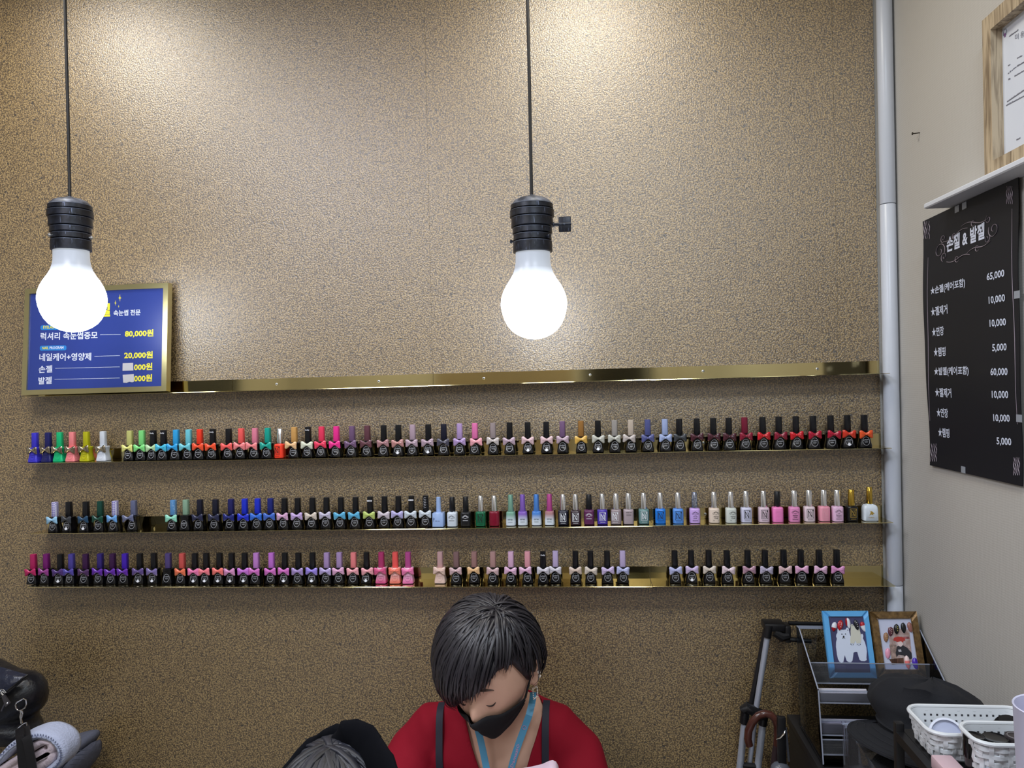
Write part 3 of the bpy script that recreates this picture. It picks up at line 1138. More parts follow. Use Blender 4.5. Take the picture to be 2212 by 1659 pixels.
mm.prism([(-0.0042, 0.0235), (-0.002, 0.021), (0.0005, 0.0222), (0.0062, 0.0168), (0.003, 0.0160), (0.0036, 0.0132), (-0.001, 0.0152), (-0.0045, 0.0125), (-0.003, 0.017), (-0.0015, 0.0185)], -0.0127, -0.0120)
DEER = mm.mesh('label_emblem', 0)
for b in (CAP_SCRIPT, CAP_BAND, CAP_TWIST, DEER):
    b.materials.append(WHITE)
RINGM = mat('label_silver', (206, 208, 214), 0.4)
CHECKM, DOTSM = mat_check(), mat_dots()


def cap_mat(c):
    if c == 'check':
        return CHECKM
    if c == 'dots':
        return DOTSM
    if c == 'chrome':
        return CHROME
    if c == 'gold':
        return mat('gold_cap', (214, 180, 80), 0.14, 1.0)
    if c == 'hologram':
        return mat('holographic_cap', (200, 206, 222), 0.15, 0.9, mottle=((120, 130, 160), 260))
    if c == 'black':
        return mat('cap_black', PAL[c], 0.32)
    return mat('cap_' + c, PAL[c], 0.36)


def bow_mat(c):
    if c == 'silver':
        return mat('bow_silver', PAL[c], 0.16, 1.0)
    if c.startswith('glitter') or c in ('skyglitter', 'pear', 'frost', 'cream', 'shell', 'pearl') and False:
        return mat('bow_' + c, PAL[c], 0.14, mottle=(tuple(min(255, v + 40) for v in PAL[c]), 400))
    return mat('bow_' + c, PAL[c], 0.22, coat=0.3)


ORD = ['', 'first', 'second', 'third', 'fourth', 'fifth', 'sixth', 'seventh', 'eighth', 'ninth', 'tenth', 'eleventh', 'twelfth', 'thirteenth', 'fourteenth', 'fifteenth', 'sixteenth', 'seventeenth',
       'eighteenth', 'nineteenth', 'twentieth']
TENS = {2: 'twenty', 3: 'thirty', 4: 'forty', 5: 'fifty'}
TENTH = {3: 'thirtieth', 4: 'fortieth', 5: 'fiftieth'}


def ordinal(n):
    if n <= 20:
        return ORD[n]
    return TENTH[n // 10] if n % 10 == 0 else TENS[n // 10] + '-' + ORD[n % 10]


# (x of the cap in the photo, kind, cap, bow or body, marks)
# kinds: A black bowed bottle; F bottle coloured all over with a bow; G the same fading to pale; N straight bottle with a square mark; P straight bottle with an arc of letters; D fading bottle; S square; W white
UPPER = [(76, 'F', 'blue', 'silver', ''), (104.6, 'F', 'navy', 'silver', ''), (129.6, 'F', 'green', 'silver', ''), (156.5, 'F', 'salmon', 'silver', ''), (187, 'F', 'chartreuse', 'silver', ''), (223, 'F', 'white', 'silver', ''),
         (281, 'A', 'straw', 'lemon', ''), (307, 'A', 'lime', 'lime', ''), (331.6, 'A', 'black', 'palelime', 's'), (353.7, 'A', 'black', 'cyan', 's'), (381, 'A', 'azure', 'azure', 'l'), (408, 'A', 'aqua', 'aqua', 'l'),
         (432, 'A', 'scarlet', 'orangered', ''), (460, 'A', 'black', 'orangered', 's'), (494.4, 'A', 'black', 'coral', ''), (521.5, 'A', 'coral', 'salmon', ''), (551.4, 'A', 'rose', 'salmon', 'l'), (578.7, 'A', 'teal', 'teal', ''),
         (604.3, 'N', 'chrome', 'scarlet', 'kL'), (636, 'A', 'tan', 'peach', 'l'), (665.8, 'A', 'black', 'ivory', 's'), (695, 'A', 'raspberry', 'raspberry', ''), (727, 'A', 'hotpink', 'hotpink', ''), (760.8, 'A', 'mauve', 'mauve', ''),
         (793.7, 'A', 'plum', 'plum', ''), (829, 'A', 'black', 'dustypink', ''), (860.8, 'A', 'black', 'rosewood', 'd'), (891.6, 'A', 'palemauve', 'palemauve', ''), (925.3, 'A', 'black', 'palemauve', 'd'), (958.7, 'A', 'inkblue', 'charcoal', ''),
         (993, 'A', 'lilac', 'lilac', ''), (1026, 'A', 'pink', 'rosepink', 'r'), (1065, 'A', 'taupe', 'oyster', ''), (1101, 'A', 'black', 'palemauve', ''), (1140, 'A', 'black', 'blush', 'd'), (1180, 'A', 'black', 'blush', 'd'),
         (1215, 'A', 'mauve', 'palemauve', ''), (1255, 'A', 'bronze', 'mustard', ''), (1291.6, 'A', 'black', 'pebble', 'd'), (1327.6, 'A', 'greige', 'pebble', ''), (1362.5, 'A', 'beige', 'oyster', 'l'), (1399, 'A', 'slateblue', 'slateblue', ''),
         (1436, 'A', 'periwinkle', 'periwinkle', ''), (1467, 'A', 'black', 'smoke', ''), (1505, 'A', 'black', 'maroon', ''), (1540.5, 'A', 'black', 'maroon', ''), (1574, 'A', 'black', 'maroon', ''), (1608, 'A', 'burgundy', 'garnet', ''),
         (1647, 'A', 'black', 'red', ''), (1682, 'A', 'black', 'garnet', ''), (1719, 'A', 'black', 'red', ''), (1756, 'A', 'black', 'crimson', ''), (1794, 'A', 'black', 'crimson', 'r'), (1830, 'A', 'black', 'vermilion', 'd'), (1866.6, 'A', 'black', 'orangebow', '')]
MIDDLE = [(119, 'A', 'check', 'skyblue', ''), (149.4, 'A', 'black', 'smoke', 'd'), (186, 'A', 'black', 'petrol', 'd'), (217, 'A', 'bottlegreen', 'bottlegreen', ''), (249, 'A', 'check', 'cornflower', ''), (289.4, 'A', 'slategrey', 'slategrey', 'L'),
          (374.7, 'A', 'dots', 'mint', ''), (402, 'A', 'sage', '', ''), (432.4, 'A', 'inkblue', 'midnight', ''), (466, 'A', 'inkblue', 'midnight', ''), (499.5, 'A', 'navy', 'cobalt', ''), (529, 'A', 'royal', 'royal', ''), (557, 'A', 'royal', 'denim', ''),
          (584.8, 'A', 'cobalt', 'steelblue', ''), (615, 'A', 'black', 'glitterpink', ''), (643.5, 'A', 'black', 'glitterlilac', ''), (675.4, 'A', 'black', 'cream', ''), (705.6, 'A', 'black', 'pearl', ''), (736.7, 'A', 'black', 'skyglitter', ''),
          (768.4, 'A', 'black', 'skyglitter', ''), (800, 'A', 'black', 'pear', 'b'), (831, 'A', 'black', 'shell', ''), (860.8, 'A', 'black', 'lavender', ''), (889, 'A', 'black', 'frost', 'b'), (919.7, 'A', 'black', 'frost', 't'),
          (947.3, 'S', 'iceblue', 'iceblue', ''), (976.7, 'P', 'black', 'frost', 'k'), (1005.8, 'P', 'black', 'black', 'w'), (1038, 'N', 'chrome', 'emerald', 'k'), (1067.6, 'N', 'chrome', 'wine', '0'), (1103, 'D', 'seafoam', 'seafoam', ''),
          (1128.6, 'D', 'violet', 'violet', ''), (1158.5, 'D', 'sky', 'sky', ''), (1186.8, 'D', 'berry', 'dustypink', ''), (1216, 'N', 'chrome', 'inkblue', 'w'), (1243, 'N', 'chrome', 'aubergine', 'w'), (1272, 'P', 'black', 'plumpurple', 'w'),
          (1300.5, 'N', 'chrome', 'purple', 'w'), (1330.4, 'N', 'chrome', 'mushroom', 'wL'), (1357, 'N', 'chrome', 'rosetaupe', 'kT'), (1390, 'N', 'chrome', 'tealgrey', 'w'), (1425.8, 'N', 'chrome', 'cerulean', 'k'), (1464, 'N', 'chrome', 'bluebell', 'k'),
          (1500, 'P', 'hologram', 'palelilac', 'kC'), (1541.8, 'P', 'chrome', 'sand', 'kA'), (1578, 'P', 'chrome', 'fog', 'kA'), (1611, 'N', 'chrome', 'snowlilac', 'k'), (1649, 'N', 'chrome', 'palepink', 'k'), (1678.7, 'P', 'black', 'bubblegum', 'f'),
          (1714.7, 'P', 'chrome', 'candypink', 'kA'), (1747, 'N', 'chrome', 'powder', 'k'), (1779, 'N', 'chrome', 'flamingo', 'f'), (1808, 'P', 'chrome', 'babypink', 'kS'), (1838.7, 'N', 'gold', 'black', 'g'), (1878, 'W', 'gold', 'white', '')]
LOWER = [(72.7, 'A', 'cerise', 'cerise', ''), (100.8, 'A', 'purplered', 'grape', ''), (131, 'A', 'black', 'darkviolet', 'd'), (155, 'A', 'indigo', 'indigo', ''), (185.6, 'A', 'darkplum', 'aubergineviolet', ''), (217, 'A', 'deepindigo', 'royalpurple', ''),
         (243.8, 'A', 'darkplum', 'royalpurple', ''), (270.4, 'A', 'ultraviolet', 'royalpurple', ''), (302.5, 'A', 'black', 'amethyst', 'd'), (333, 'A', 'black', 'wisteria', 'd'), (363.8, 'A', 'duskviolet', '', ''), (394, 'A', 'terracotta', 'apricot', ''),
         (421.5, 'A', 'black', 'carnation', 'd'), (446, 'A', 'black', 'pinkcoral', 'd'), (474.7, 'A', 'black', 'shrimp', 'd'), (500.8, 'A', 'black', 'orchidpink', 'd'), (529, 'A', 'black', 'magenta', 'd'), (554, 'A', 'orchid', 'fuchsia', ''),
         (586.8, 'A', 'magenta', 'fuchsia', ''), (615.7, 'A', 'black', 'fuchsia', 'd'), (645, 'A', 'black', 'heather', ''), (675.4, 'A', 'black', 'iris', 'd'), (706.3, 'A', 'lilac', 'palelavender', ''), (733.4, 'A', 'lilac', 'lightpink', ''),
         (764, 'A', 'salmon', 'rosepink', ''), (792, 'A', 'black', 'rosepink', 'rd'), (824, 'G', 'deeppink', 'pinkrose', ''), (854, 'G', 'coral', 'melon', ''), (881.8, 'G', 'berry', 'carnation', ''), (951, 'F', 'sandpink', 'nude', ''),
         (986, 'A', 'cocoa', 'blush', ''), (1024.6, 'A', 'almond', 'peach', ''), (1065, 'A', 'latte', 'blush', ''), (1103.8, 'A', 'petal', 'petal', ''), (1139.7, 'A', 'rosepink', 'petal', 'l'), (1173, 'A', 'black', 'opal', 's'),
         (1200, 'A', 'thistle', 'opal', ''), (1243, 'A', 'black', 'biscuit', ''), (1275.4, 'A', 'black', 'cream', ''), (1311.4, 'A', 'black', 'thistle', ''), (1344.8, 'A', 'thistle', 'bluemist', ''), (1457, 'A', 'black', 'bluemist', ''),
         (1492.7, 'A', 'black', 'thistle', 'd'), (1530.6, 'A', 'black', 'cream', ''), (1570, 'A', 'black', 'powder', ''), (1614.7, 'A', 'black', 'rosedust', ''), (1652, 'A', 'black', 'ash', ''), (1692.4, 'A', 'black', 'blush', ''),
         (1729.4, 'A', 'black', 'lightpink', ''), (1769, 'A', 'black', 'petal', ''), (1807, 'A', 'black', 'orchidpink', '')]
GLASSB = mat('black_glass', (15, 15, 18), 0.16)


def bottle(px, py, kind, cap, bow, fl, n, shelf):
    zfun = SHELF[shelf][0]
    yc = -0.036 + random.uniform(-0.002, 0.002)
    x = onY(px, py, yc).x
    rot = random.uniform(-0.05, 0.05)
    where = ', %s from left, %s bottle shelf' % (ordinal(n), shelf)
    cn = cname(cap)
    if kind == 'A':
        lab = 'black polish bottle, %s cap' % cn + (', %s bow' % cname(bow) if bow else ', no bow')
    elif kind == 'F':
        lab = '%s polish bottle with %s bow' % (('nude' if cap == 'sandpink' else cn), cname(bow))
    elif kind == 'G':
        lab = 'polish bottle fading %s to pale' % cname(bow)
    elif kind == 'D':
        lab = 'polish bottle fading %s to white' % cname(bow)
    elif kind == 'S':
        lab = 'square ice blue polish bottle'
    elif kind == 'W':
        lab = 'white polish bottle with gold cap and emblem'
    else:
        lab = '%s polish bottle, %s cap' % (cname(bow), cn)
    t = thing('polish_bottle', lab + where, 'nail polish', (x, yc, zfun(x) + 0.0001), (0, 0, rot), group='bottles on the %s polish shelf' % shelf)
    if kind in 'AFG':
        if kind == 'A':
            bm_ = GLASSB
        elif kind == 'F':
            c = PAL['nude'] if cap == 'sandpink' else PAL[cap]
            bm_ = mat('bottle_' + cap, c, 0.2)
        else:
            bm_ = mat_grad(tuple(min(255, int(v * 0.35 + 165)) for v in PAL[bow]), PAL[bow], 0.004, 0.026)
        shared('bottle_body', BODY_A, bm_, t)
        shared('cap', CAP_A, cap_mat(cap), t)
        if bow:
            dx = -0.0045 if 'l' in fl else (0.0045 if 'r' in fl else (-0.0085 if 'L' in fl else random.uniform(-0.001, 0.001)))
            b = shared('bow', BOW, bow_mat(bow), t)
            b.location = (dx, -0.0131, 0.0302 + random.uniform(-0.0006, 0.0006))
            b.rotation_euler = (0.06, random.uniform(-0.07, 0.07), random.uniform(-0.05, 0.05))
        if kind == 'A':
            shared('label_ring', RING, RINGM, t)
            shared('label_lettering', SCRIPT, RINGM, t)
        else:
            k = mat('label_tone_' + cap, tuple(int(v * 0.84) for v in (PAL['nude'] if cap == 'sandpink' else PAL[cap])), 0.4)
            shared('label_ring', RING, k, t)
            shared('label_lettering', SCRIPT, k, t)
        if 'd' in fl:
            shared('number_sticker', DOT, WHITE, t)
        if 's' in fl:
            shared('cap_lettering', CAP_SCRIPT, WHITE, t)
        if 'b' in fl:
            shared('cap_band', CAP_BAND, WHITE, t)
        if 't' in fl:
            shared('cap_ridges', CAP_TWIST, GLASSB, t)
        return
    ink = {'k': BLACKP, 'w': WHITE, 'g': mat('gold_ink', (170, 140, 60), 0.4), 'f': mat('ink_' + bow, tuple(min(255, int(v * 0.88 + 30)) for v in PAL[bow]), 0.4)}.get(fl[:1])
    if kind == 'N':
        shared('bottle_body', BODY_N, mat('bottle_' + bow, PAL[bow], 0.25), t)
        shared('cap', CAP_N, cap_mat(cap), t)
        if 'T' in fl:
            if 'T' not in ARCS:
                ARCS['T'] = me_lines('Holly nail', 0.006, 0.025, 0.003)
                ARCS['T'].materials.append(WHITE)
            shared('label_lettering', ARCS['T'], ink, t)
        elif fl != '0':
            shared('label_logo', LOGO_L if 'L' in fl else LOGO, ink, t)
    elif kind == 'P':
        shared('bottle_body', BODY_N, mat('bottle_' + bow, PAL[bow], 0.3), t)
        shared('cap', CAP_P if cap == 'black' else CAP_N, cap_mat(cap), t)
        key = fl[1:] or '-'
        off = 0.003 if px in (1541.8, 1578) else 0
        if key + str(off) not in ARCS:
            ls = {'C': [('Candy', 0.005), ('pop', 0.0035)], 'A': [('Autumn', 0.0055), ('Chill', 0.004)], 'S': [('Summer', 0.006), ('Untitled', 0.005)], '-': []}[key]
            ARCS[key + str(off)] = me_arc(ls, off)
            ARCS[key + str(off)].materials.append(WHITE)
        shared('label_lettering', ARCS[key + str(off)], ink, t)
    elif kind == 'D':
        shared('bottle_body', BODY_D, mat_grad(PAL[bow], (222, 232, 240), 0.010, 0.026), t)
        shared('cap', CAP_D, mat('shimmer_cap_' + cap, PAL[cap], 0.3, 0.35), t)
        if 'D' not in ARCS:
            ARCS['D'] = me_lines('syrup', 0.0058, 0.012, 0.004, lambda a, b: front_n(a, b, 0.0113, 0.6))
            ARCS['D'].materials.append(WHITE)
        shared('label_lettering', ARCS['D'], mat('grey_ink', (120, 132, 140), 0.5), t)
    elif kind == 'S':
        shared('bottle_body', BODY_S, mat('bottle_' + bow, PAL[bow], 0.2), t)
        shared('cap', CAP_S, cap_mat(cap), t)
        m = MB()
        add_text(m, 'P', lambda u, v: Vector((-0.0105 + 0.004 * u, -0.0131, 0.0125 + 0.009 * v)), 0.0, 1)
        add_text(m, 'ink me', lambda u, v: Vector((-0.006 + 0.011 * u, -0.0131, 0.0125 + 0.0035 * v)), 0.0, 1)
        part('label_lettering', m, mat('slate_ink', (80, 90, 130), 0.5), t, smooth=0)
    elif kind == 'W':
        shared('bottle_body', BODY_W, mat('bottle_white', (222, 232, 242), 0.25), t)
        shared('cap', CAP_W, cap_mat(cap), t)
        shared('label_emblem', DEER, mat('gold_ink', (170, 140, 60), 0.4), t)
        m = MB()
        add_text(m, 'NAIL', lambda u, v: Vector((-0.006 + 0.012 * u, -0.0128, 0.007 + 0.0025 * v)), 0.0, 1)
        part('label_lettering', m, mat('gold_ink', (170, 140, 60), 0.4), t, smooth=0)


for rows, py0, py1, nm in ((UPPER, 950, 915, 'upper'), (MIDDLE, 1100, 1075, 'middle'), (LOWER, 1210, 1205, 'lower')):
    for i, (px, kind, cap, bow, fl) in enumerate(rows):
        bottle(px, py0 + (py1 - py0) * px / 1900, kind, cap, bow, fl, i + 1, nm)

# ================================================================== behind the camera: gold paper, and dark openings added for reflections
d1 = struct('added_dark_door', MB().box((0.02, -4.198, 0.02), (0.42, -4.17, 2.15)), mat('added_door_glass', (26, 28, 32), 0.1))  # unseen dark door, added so the chrome caps reflect dark stripes
struct('added_door_frame', MB().box((-0.04, -4.2, 0), (0.02, -4.15, 2.2)).box((0.42, -4.2, 0), (0.48, -4.15, 2.2)).box((0.02, -4.2, 2.15), (0.42, -4.15, 2.2)), mat('added_frame_grey', (90, 92, 96), 0.4), d1)
struct('wallpaper_strip', MB().box((-1.2, -4.1998, 0.0), (-0.12, -4.196, 2.6)), CORK, bpy.data.objects['wall_front'])
w1 = struct('added_dark_window', MB().box((-2.397, -3.2, 0.9), (-2.38, -1.9, 2.1)), mat('added_window_glass', (34, 38, 44), 0.08))  # unseen dark window, added for the metal to reflect
struct('added_window_frame', MB().box((-2.399, -3.26, 0.84), (-2.37, -3.2, 2.16)).box((-2.399, -1.9, 0.84), (-2.37, -1.84, 2.16)).box((-2.399, -3.2, 2.1), (-2.37, -1.9, 2.16)).box((-2.399, -3.2, 0.84), (-2.37, -1.9, 0.9)), mat('added_frame_grey', (90, 92, 96), 0.4), w1)

# ================================================================== right wall: ledge, framed certificate, price poster, nail
RW = Matrix.Rotation(-pi / 2, 4, 'Z')                    # local x runs along the wall towards the viewer, local y into the wall
a = onX(2054, 449, XW)
b0, b1 = onY(1996, 450, a.y), onY(1994, 440, a.y)
xl = b0.x
sl = onX(2212, 350, xl)
dz = (sl.z - b0.z) / (a.y - sl.y)
th = b1.z - b0.z + 0.001
L = 0.55
prof = lambda z: [(xl + 0.002, z), (xl, z + 0.002), (xl, z + th - 0.002), (xl + 0.002, z + th), (XW - 0.0005, z + th), (XW - 0.0005, z)]
m = MB().loft([[Vector((x, a.y - t, z)) for x, z in prof(a.z + dz * t)] for t in (0.0, L)])
led = solo('wall_ledge', m, mat('white_ledge_paint', (214, 218, 226), 0.4), 'narrow white ledge fixed to the right wall above the black poster', 'shelf')
zl = lambda y: a.z + th + dz * (a.y - y)

WOOD = mat_wood()
fo = onX(2121, 45, 0.662)
FZ = zl(fo.y) + 0.0008
Mc = Matrix.Translation((0.662, fo.y, FZ)) @ RW
cert = thing('framed_certificate', 'white certificate in a deep pale wood frame standing on the white ledge', 'picture frame', M=Mc)
CW, CH, BW, BD = 0.26, fo.z - FZ, 0.026, 0.0245
part('frame_side', MB().prism([(0, 0), (0, CH), (BW, CH - BW), (BW, BW)], 0, BD), WOOD, cert, smooth=0)
part('frame_side', MB().prism([(CW, 0), (CW - BW, BW), (CW - BW, CH - BW), (CW, CH)], 0, BD), WOOD, cert, smooth=0)
part('frame_rail', MB().prism([(0, CH), (CW, CH), (CW - BW, CH - BW), (BW, CH - BW)], 0, BD), WOOD, cert, smooth=0)
part('frame_rail', MB().prism([(0, 0), (BW, BW), (CW - BW, BW), (CW, 0)], 0, BD), WOOD, cert, smooth=0)
part('certificate_sheet', MB().box((BW, 0.018, BW), (CW - BW, 0.021, CH - BW)), mat('certificate_paper', (214, 220, 232), 0.25), cert)
INK = mat('faint_ink', (120, 122, 134), 0.6)
So3 = lambda x, y: (1760 + x / 3.456, y / 3.456)
part('lettering', text_px(text_px(MB(), Mc, '미', So3(1495, 302), So3(1520, 292), 13, 0.0175, 0.0), Mc, '용', So3(1535, 285), So3(1562, 272), 13, 0.0175, 0.0), INK, cert, smooth=0)
for (x0, y0), (x1, y1), n in (((1455, 268), (1515, 225), 9), ((1447, 545), (1500, 500), 5), ((1515, 490), (1562, 462), 7), ((1495, 565), (1562, 525), 8), ((1515, 430), (1545, 415), 4), ((1440, 755), (1562, 672), 18), ((1432, 785), (1562, 715), 16), ((1450, 590), (1456, 588), 2), ((1448, 485), (1454, 482), 2), ((1510, 1040), (1530, 1030), 3)):
    mm = MB()
    for k in range(n):
        t = k / max(1, n - 1)
        p = loc_on(Mc, *So3(x0 + (x1 - x0) * t, y0 + (y1 - y0) * t), 0.0177)
        w = 0.0012 + 0.0008 * random.random()
        mm.box((p.x - w, 0.0174, p.z - 0.0011), (p.x + w, 0.0182, p.z + 0.0011 * random.random()))
    part('text_line', mm, INK, cert, smooth=0)
p = loc_on(Mc, *So3(1420, 258), 0.0177)
part('seal_mark', MB().box((p.x - 0.002, 0.0174, p.z - 0.004), (p.x + 0.0015, 0.0182, p.z + 0.002)), mat('violet_ink', (120, 60, 130), 0.6), cert)
part('seal_mark', MB().tube([(p.x + 0.005 * cos(k * 0.9) , 0.0178, p.z + 0.003 + 0.006 * sin(k * 0.9)) for k in range(7)], 0.0006, 5, closed=True), INK, cert)
p = loc_on(Mc, *So3(1440, 1160), 0.0177)
part('seal_mark', MB().box((p.x - 0.002, 0.0174, p.z - 0.003), (p.x + 0.002, 0.0182, p.z + 0.004)), INK, cert)

# black poster
p0 = onX(1992.6, 478.6, 0.681)
Mp = Matrix.Translation((0.681, p0.y, 1.356)) @ RW
cs = [loc_on(Mp, *q) for q in ((1992.6, 478.6), (2200, 380), (2210, 1051), (2008.7, 1005))]
wave = lambda x, z: 0.0016 * sin(z * 13 + 1.0) * (1 - x * 1.2) + 0.0008 * sin(z * 31) - 0.0015
poster = thing('price_poster', 'black price poster with white lettering on the right wall under the ledge', 'poster', M=Mp)


def pst(u, v, dy):
    q = (cs[3] * (1 - u) + cs[2] * u) * (1 - v) + (cs[0] * (1 - u) + cs[1] * u) * v
    return Vector((q.x + 0.0012 * sin(v * 9) * (1 - u), wave(q.x, q.z) + dy, q.z))


mm = MB()
NU, NV = 10, 22
for dy in (0.0, 0.0008):
    mm.grid([[pst(i / NU, j / NV, dy) for i in range(NU + 1)] for j in range(NV + 1)])
bmesh.ops.holes_fill(mm.bm, edges=[e for e in mm.bm.edges if e.is_boundary][:0])
part('sheet', mm, mat('black_satin_print', (17, 19, 27), 0.55, spec=0.3), poster)
pf = lambda p: Vector((p.x, wave(p.x, p.z) - 0.0007, p.z))
PT = lambda x, y: (1940 + x / 2.184, 300 + y / 2.184)
PW = mat('poster_white', (216, 224, 244), 0.5)


def post_text(body, l, r, h, bold=0.02):
    part('lettering', text_px(MB(), Mp, body, PT(*l), PT(*r), h / 2.184, -0.0005, bold, pf), PW, poster, smooth=0)


post_text('손젤 & 발젤', (232, 537), (411, 470), 72, 0.03)
for t, l, r in (('★손젤(케어포함)', (162, 742), (326, 702)), ('★젤제거', (163, 838), (241, 824)), ('★연장', (166, 934), (222, 926)), ('★램핑', (174, 1028), (230, 1024)),
                ('★발젤(케어포함)', (176, 1121), (340, 1118)), ('★젤제거', (180, 1217), (257, 1221)), ('★연장', (184, 1311), (238, 1317)), ('★램핑', (188, 1404), (242, 1412))):
    post_text(t, l, r, 44)
for t, l, r in (('65,000', (428, 674), (511, 655)), ('10,000', (436, 784), (513, 772)), ('10,000', (438, 893), (515, 886)), ('5,000', (450, 1008), (518, 1004)),
                ('60,000', (443, 1121), (524, 1121)), ('10,000', (449, 1228), (527, 1230)), ('10,000', (453, 1338), (531, 1342)), ('5,000', (465, 1447), (535, 1453))):
    post_text(t, l, r, 40)
SCROLL = mat('rose_silver_print', (150, 138, 148), 0.4)


def flourish(pts, w=0.0009):
    P = [loc_on(Mp, *PT(*q)) for q in pts]
    part('scroll_ornament', MB().tube([pf(q) for q in P], [w * (0.4 + 0.6 * sin(pi * (k + 0.5) / len(P))) for k in range(len(P))], 6, flat=0.5), SCROLL, poster)


sk = lambda c, r0, r1, a0, tr: [(c[0] + (q[0] - c[0]), c[1] + (q[1] - c[1]) * 1.55 - (q[0] - c[0]) * 0.42) for q in spiral(c, r0, r1, a0, tr, 18)]
flourish(sk((200, 530), 26, 6, 0.6, -1.3))
flourish(sk((455, 425), 26, 6, 3.6, -1.3))
flourish(sk((222, 555), 15, 3, 2.0, 1.2), 0.0007)
flourish(sk((425, 470), 15, 3, 5.2, 1.2), 0.0007)
flourish(sk((215, 470), 13, 3, 1.5, 1.2), 0.0007)
flourish(sk((428, 378), 14, 3, 4.4, -1.2), 0.0007)
for (x0, y0), (x1, y1), amp in (((215, 485), (330, 420), 9), ((300, 412), (425, 375), -9), ((235, 580), (345, 545), 8), ((330, 540), (440, 480), -8)):
    flourish([(x0 + (x1 - x0) * t / 16, y0 + (y1 - y0) * t / 16 + amp * sin(t / 16 * 2 * pi)) for t in range(17)])
    c = (x0 + (x1 - x0) * 0.45, y0 + (y1 - y0) * 0.45)
    flourish(sk(c, 12, 3, 0.5, 1.1), 0.0006)
for x0, x1 in ((146, 166), (540, 562)):
    flourish([(x0 + (x1 - x0) * t / 10 - (14 * (t / 10) if x0 < 300 else -6 * t / 10), (560 if x0 < 300 else 330) + (1330 - 560) * t / 10 * (1.0 if x0 < 300 else 1.32)) for t in range(11)], 0.0005)
for cx, cy in ((138, 430), (530, 265), (170, 1480), (562, 1545)):
    for k in range(4):
        flourish([(cx - 14 + k * 8 + 3 * sin(t * 2.0 + k), cy - 42 + t * 14) for t in range(7)], 0.0007)
TAPE = mat('clear_tape', (150, 156, 166), 0.2)
for u, v in ((0.42, 0.985), (0.5, 0.985), (0.99, 0.62), (0.985, 0.22), (0.42, 0.012)):
    q = pst(u, v, -0.0006)
    part('tape', MB().box((q.x - 0.008, q.y - 0.0002, q.z - 0.006), (q.x + 0.008, q.y + 0.0002, q.z + 0.006)), TAPE, poster)

h = onX(1987, 290, XW)
hook = MB()
hook.tube([(XW, h.y, h.z + 0.003), (XW - 0.012, h.y, h.z + 0.002), (XW - 0.014, h.y - 0.001, h.z + 0.002)], 0.0011, 8)
hook.lathe([(0.0032, 0), (0.0032, 0.001), (0.0012, 0.0014)], 12, Matrix.Translation((XW - 0.014, h.y, h.z + 0.002)) @ Matrix.Rotation(-pi / 2, 4, 'Y'))
solo('wall_nail', hook, mat('dark_nail', (60, 54, 48), 0.4, 0.8), 'small bent nail alone in the bare right wall', 'nail')

# ================================================================== black cabinet and clear pamphlet rack
BLK = mat('black_laminate', (22, 22, 25), 0.45)
RB = onY(1729.5, 1569, -0.10).z                         # height of the cabinet top
cab = thing('cabinet', 'low black cabinet in the corner under the clear acrylic rack', 'cabinet', (0.55, -0.3, 0))
part('body', MB().box((0.428, -0.560, 0.0), (XW - 0.004, -0.045, RB - 0.021), 0.002), BLK, cab, world=True)
part('top_panel', MB().box((0.425, -0.568, RB - 0.02), (XW - 0.003, -0.04, RB), 0.002), BLK, cab, world=True)
for x0_, x1_ in ((0.43, 0.553), (0.556, 0.68)):
    dr = part('door', MB().box((x0_, -0.567, 0.04), (x1_, -0.5602, RB - 0.026), 0.0015), BLK, cab, world=True)
    part('handle', MB().box(((x0_ + x1_) / 2 - 0.02, -0.571, 0.69), ((x0_ + x1_) / 2 + 0.02, -0.5668, 0.698), 0.001), STEEL, dr, world=True)

HAZY = mat_clear('hazy_acrylic', (232, 235, 242), base=0.06)
XL = onY(1720, 1352, -0.10).x
XR = 0.6815
q = [onX(*p, XL) for p in ((1719.5, 1351.5), (1725, 1358), (1766, 1490), (1777, 1652), (1729.5, 1569))]
side = [(v.y, max(v.z, RB + 0.0012)) for v in q]
rack = thing('pamphlet_rack', 'clear acrylic tiered rack holding two small picture frames and papers', 'rack', ((XL + XR) / 2, -0.17, RB + 0.001))
T = 0.0026


def side_panel(x):
    r = [[Vector((x, y, z)) for y, z in side], [Vector((x + T, y, z)) for y, z in side]]
    o = part('side_panel', MB().loft(r), CLEAR, rack, world=True, smooth=0)
    n = len(side)
    for i, w in ((0, 0.0012), (1, 0.0016), (2, 0.0017), (3, 0.0012), (4, 0.0008)):
        (ya, za), (yb, zb) = side[i], side[(i + 1) % n]
        d = Vector((yb - ya, zb - za)).normalized() * 0.001
        mm = MB().tube([(x + T / 2, ya + d.x, za + d.y), (x + T / 2, yb - d.x, zb - d.y)], w, 4)
        part('cut_edge', mm, CLEAR_EDGE, o, world=True, smooth=0)
    return o


side_panel(XL)
side_panel(XR - T)
part('back_panel', MB().box((XL + T, side[0][0] - 0.001, RB + 0.001), (XR - T, side[0][0] + 0.0015, side[0][1])), CLEAR, rack, world=True)
part('back_panel_edge', MB().box((XL + T, side[0][0] - 0.002, side[0][1] - 0.006), (XR - T, side[0][0] + 0.002, side[0][1])), CLEAR_EDGE, rack, world=True)
part('base_panel', MB().box((XL + T, side[3][0], RB + 0.001), (XR - T, side[0][0] - 0.003, RB + 0.0036)), CLEAR, rack, world=True)


def front_y(z):
    P = [side[1], side[2], side[3]]
    for (ya, za), (yb, zb) in zip(P, P[1:]):
        if zb <= z <= za:
            return ya + (yb - ya) * (za - z) / (za - zb)
    return side[3][0]


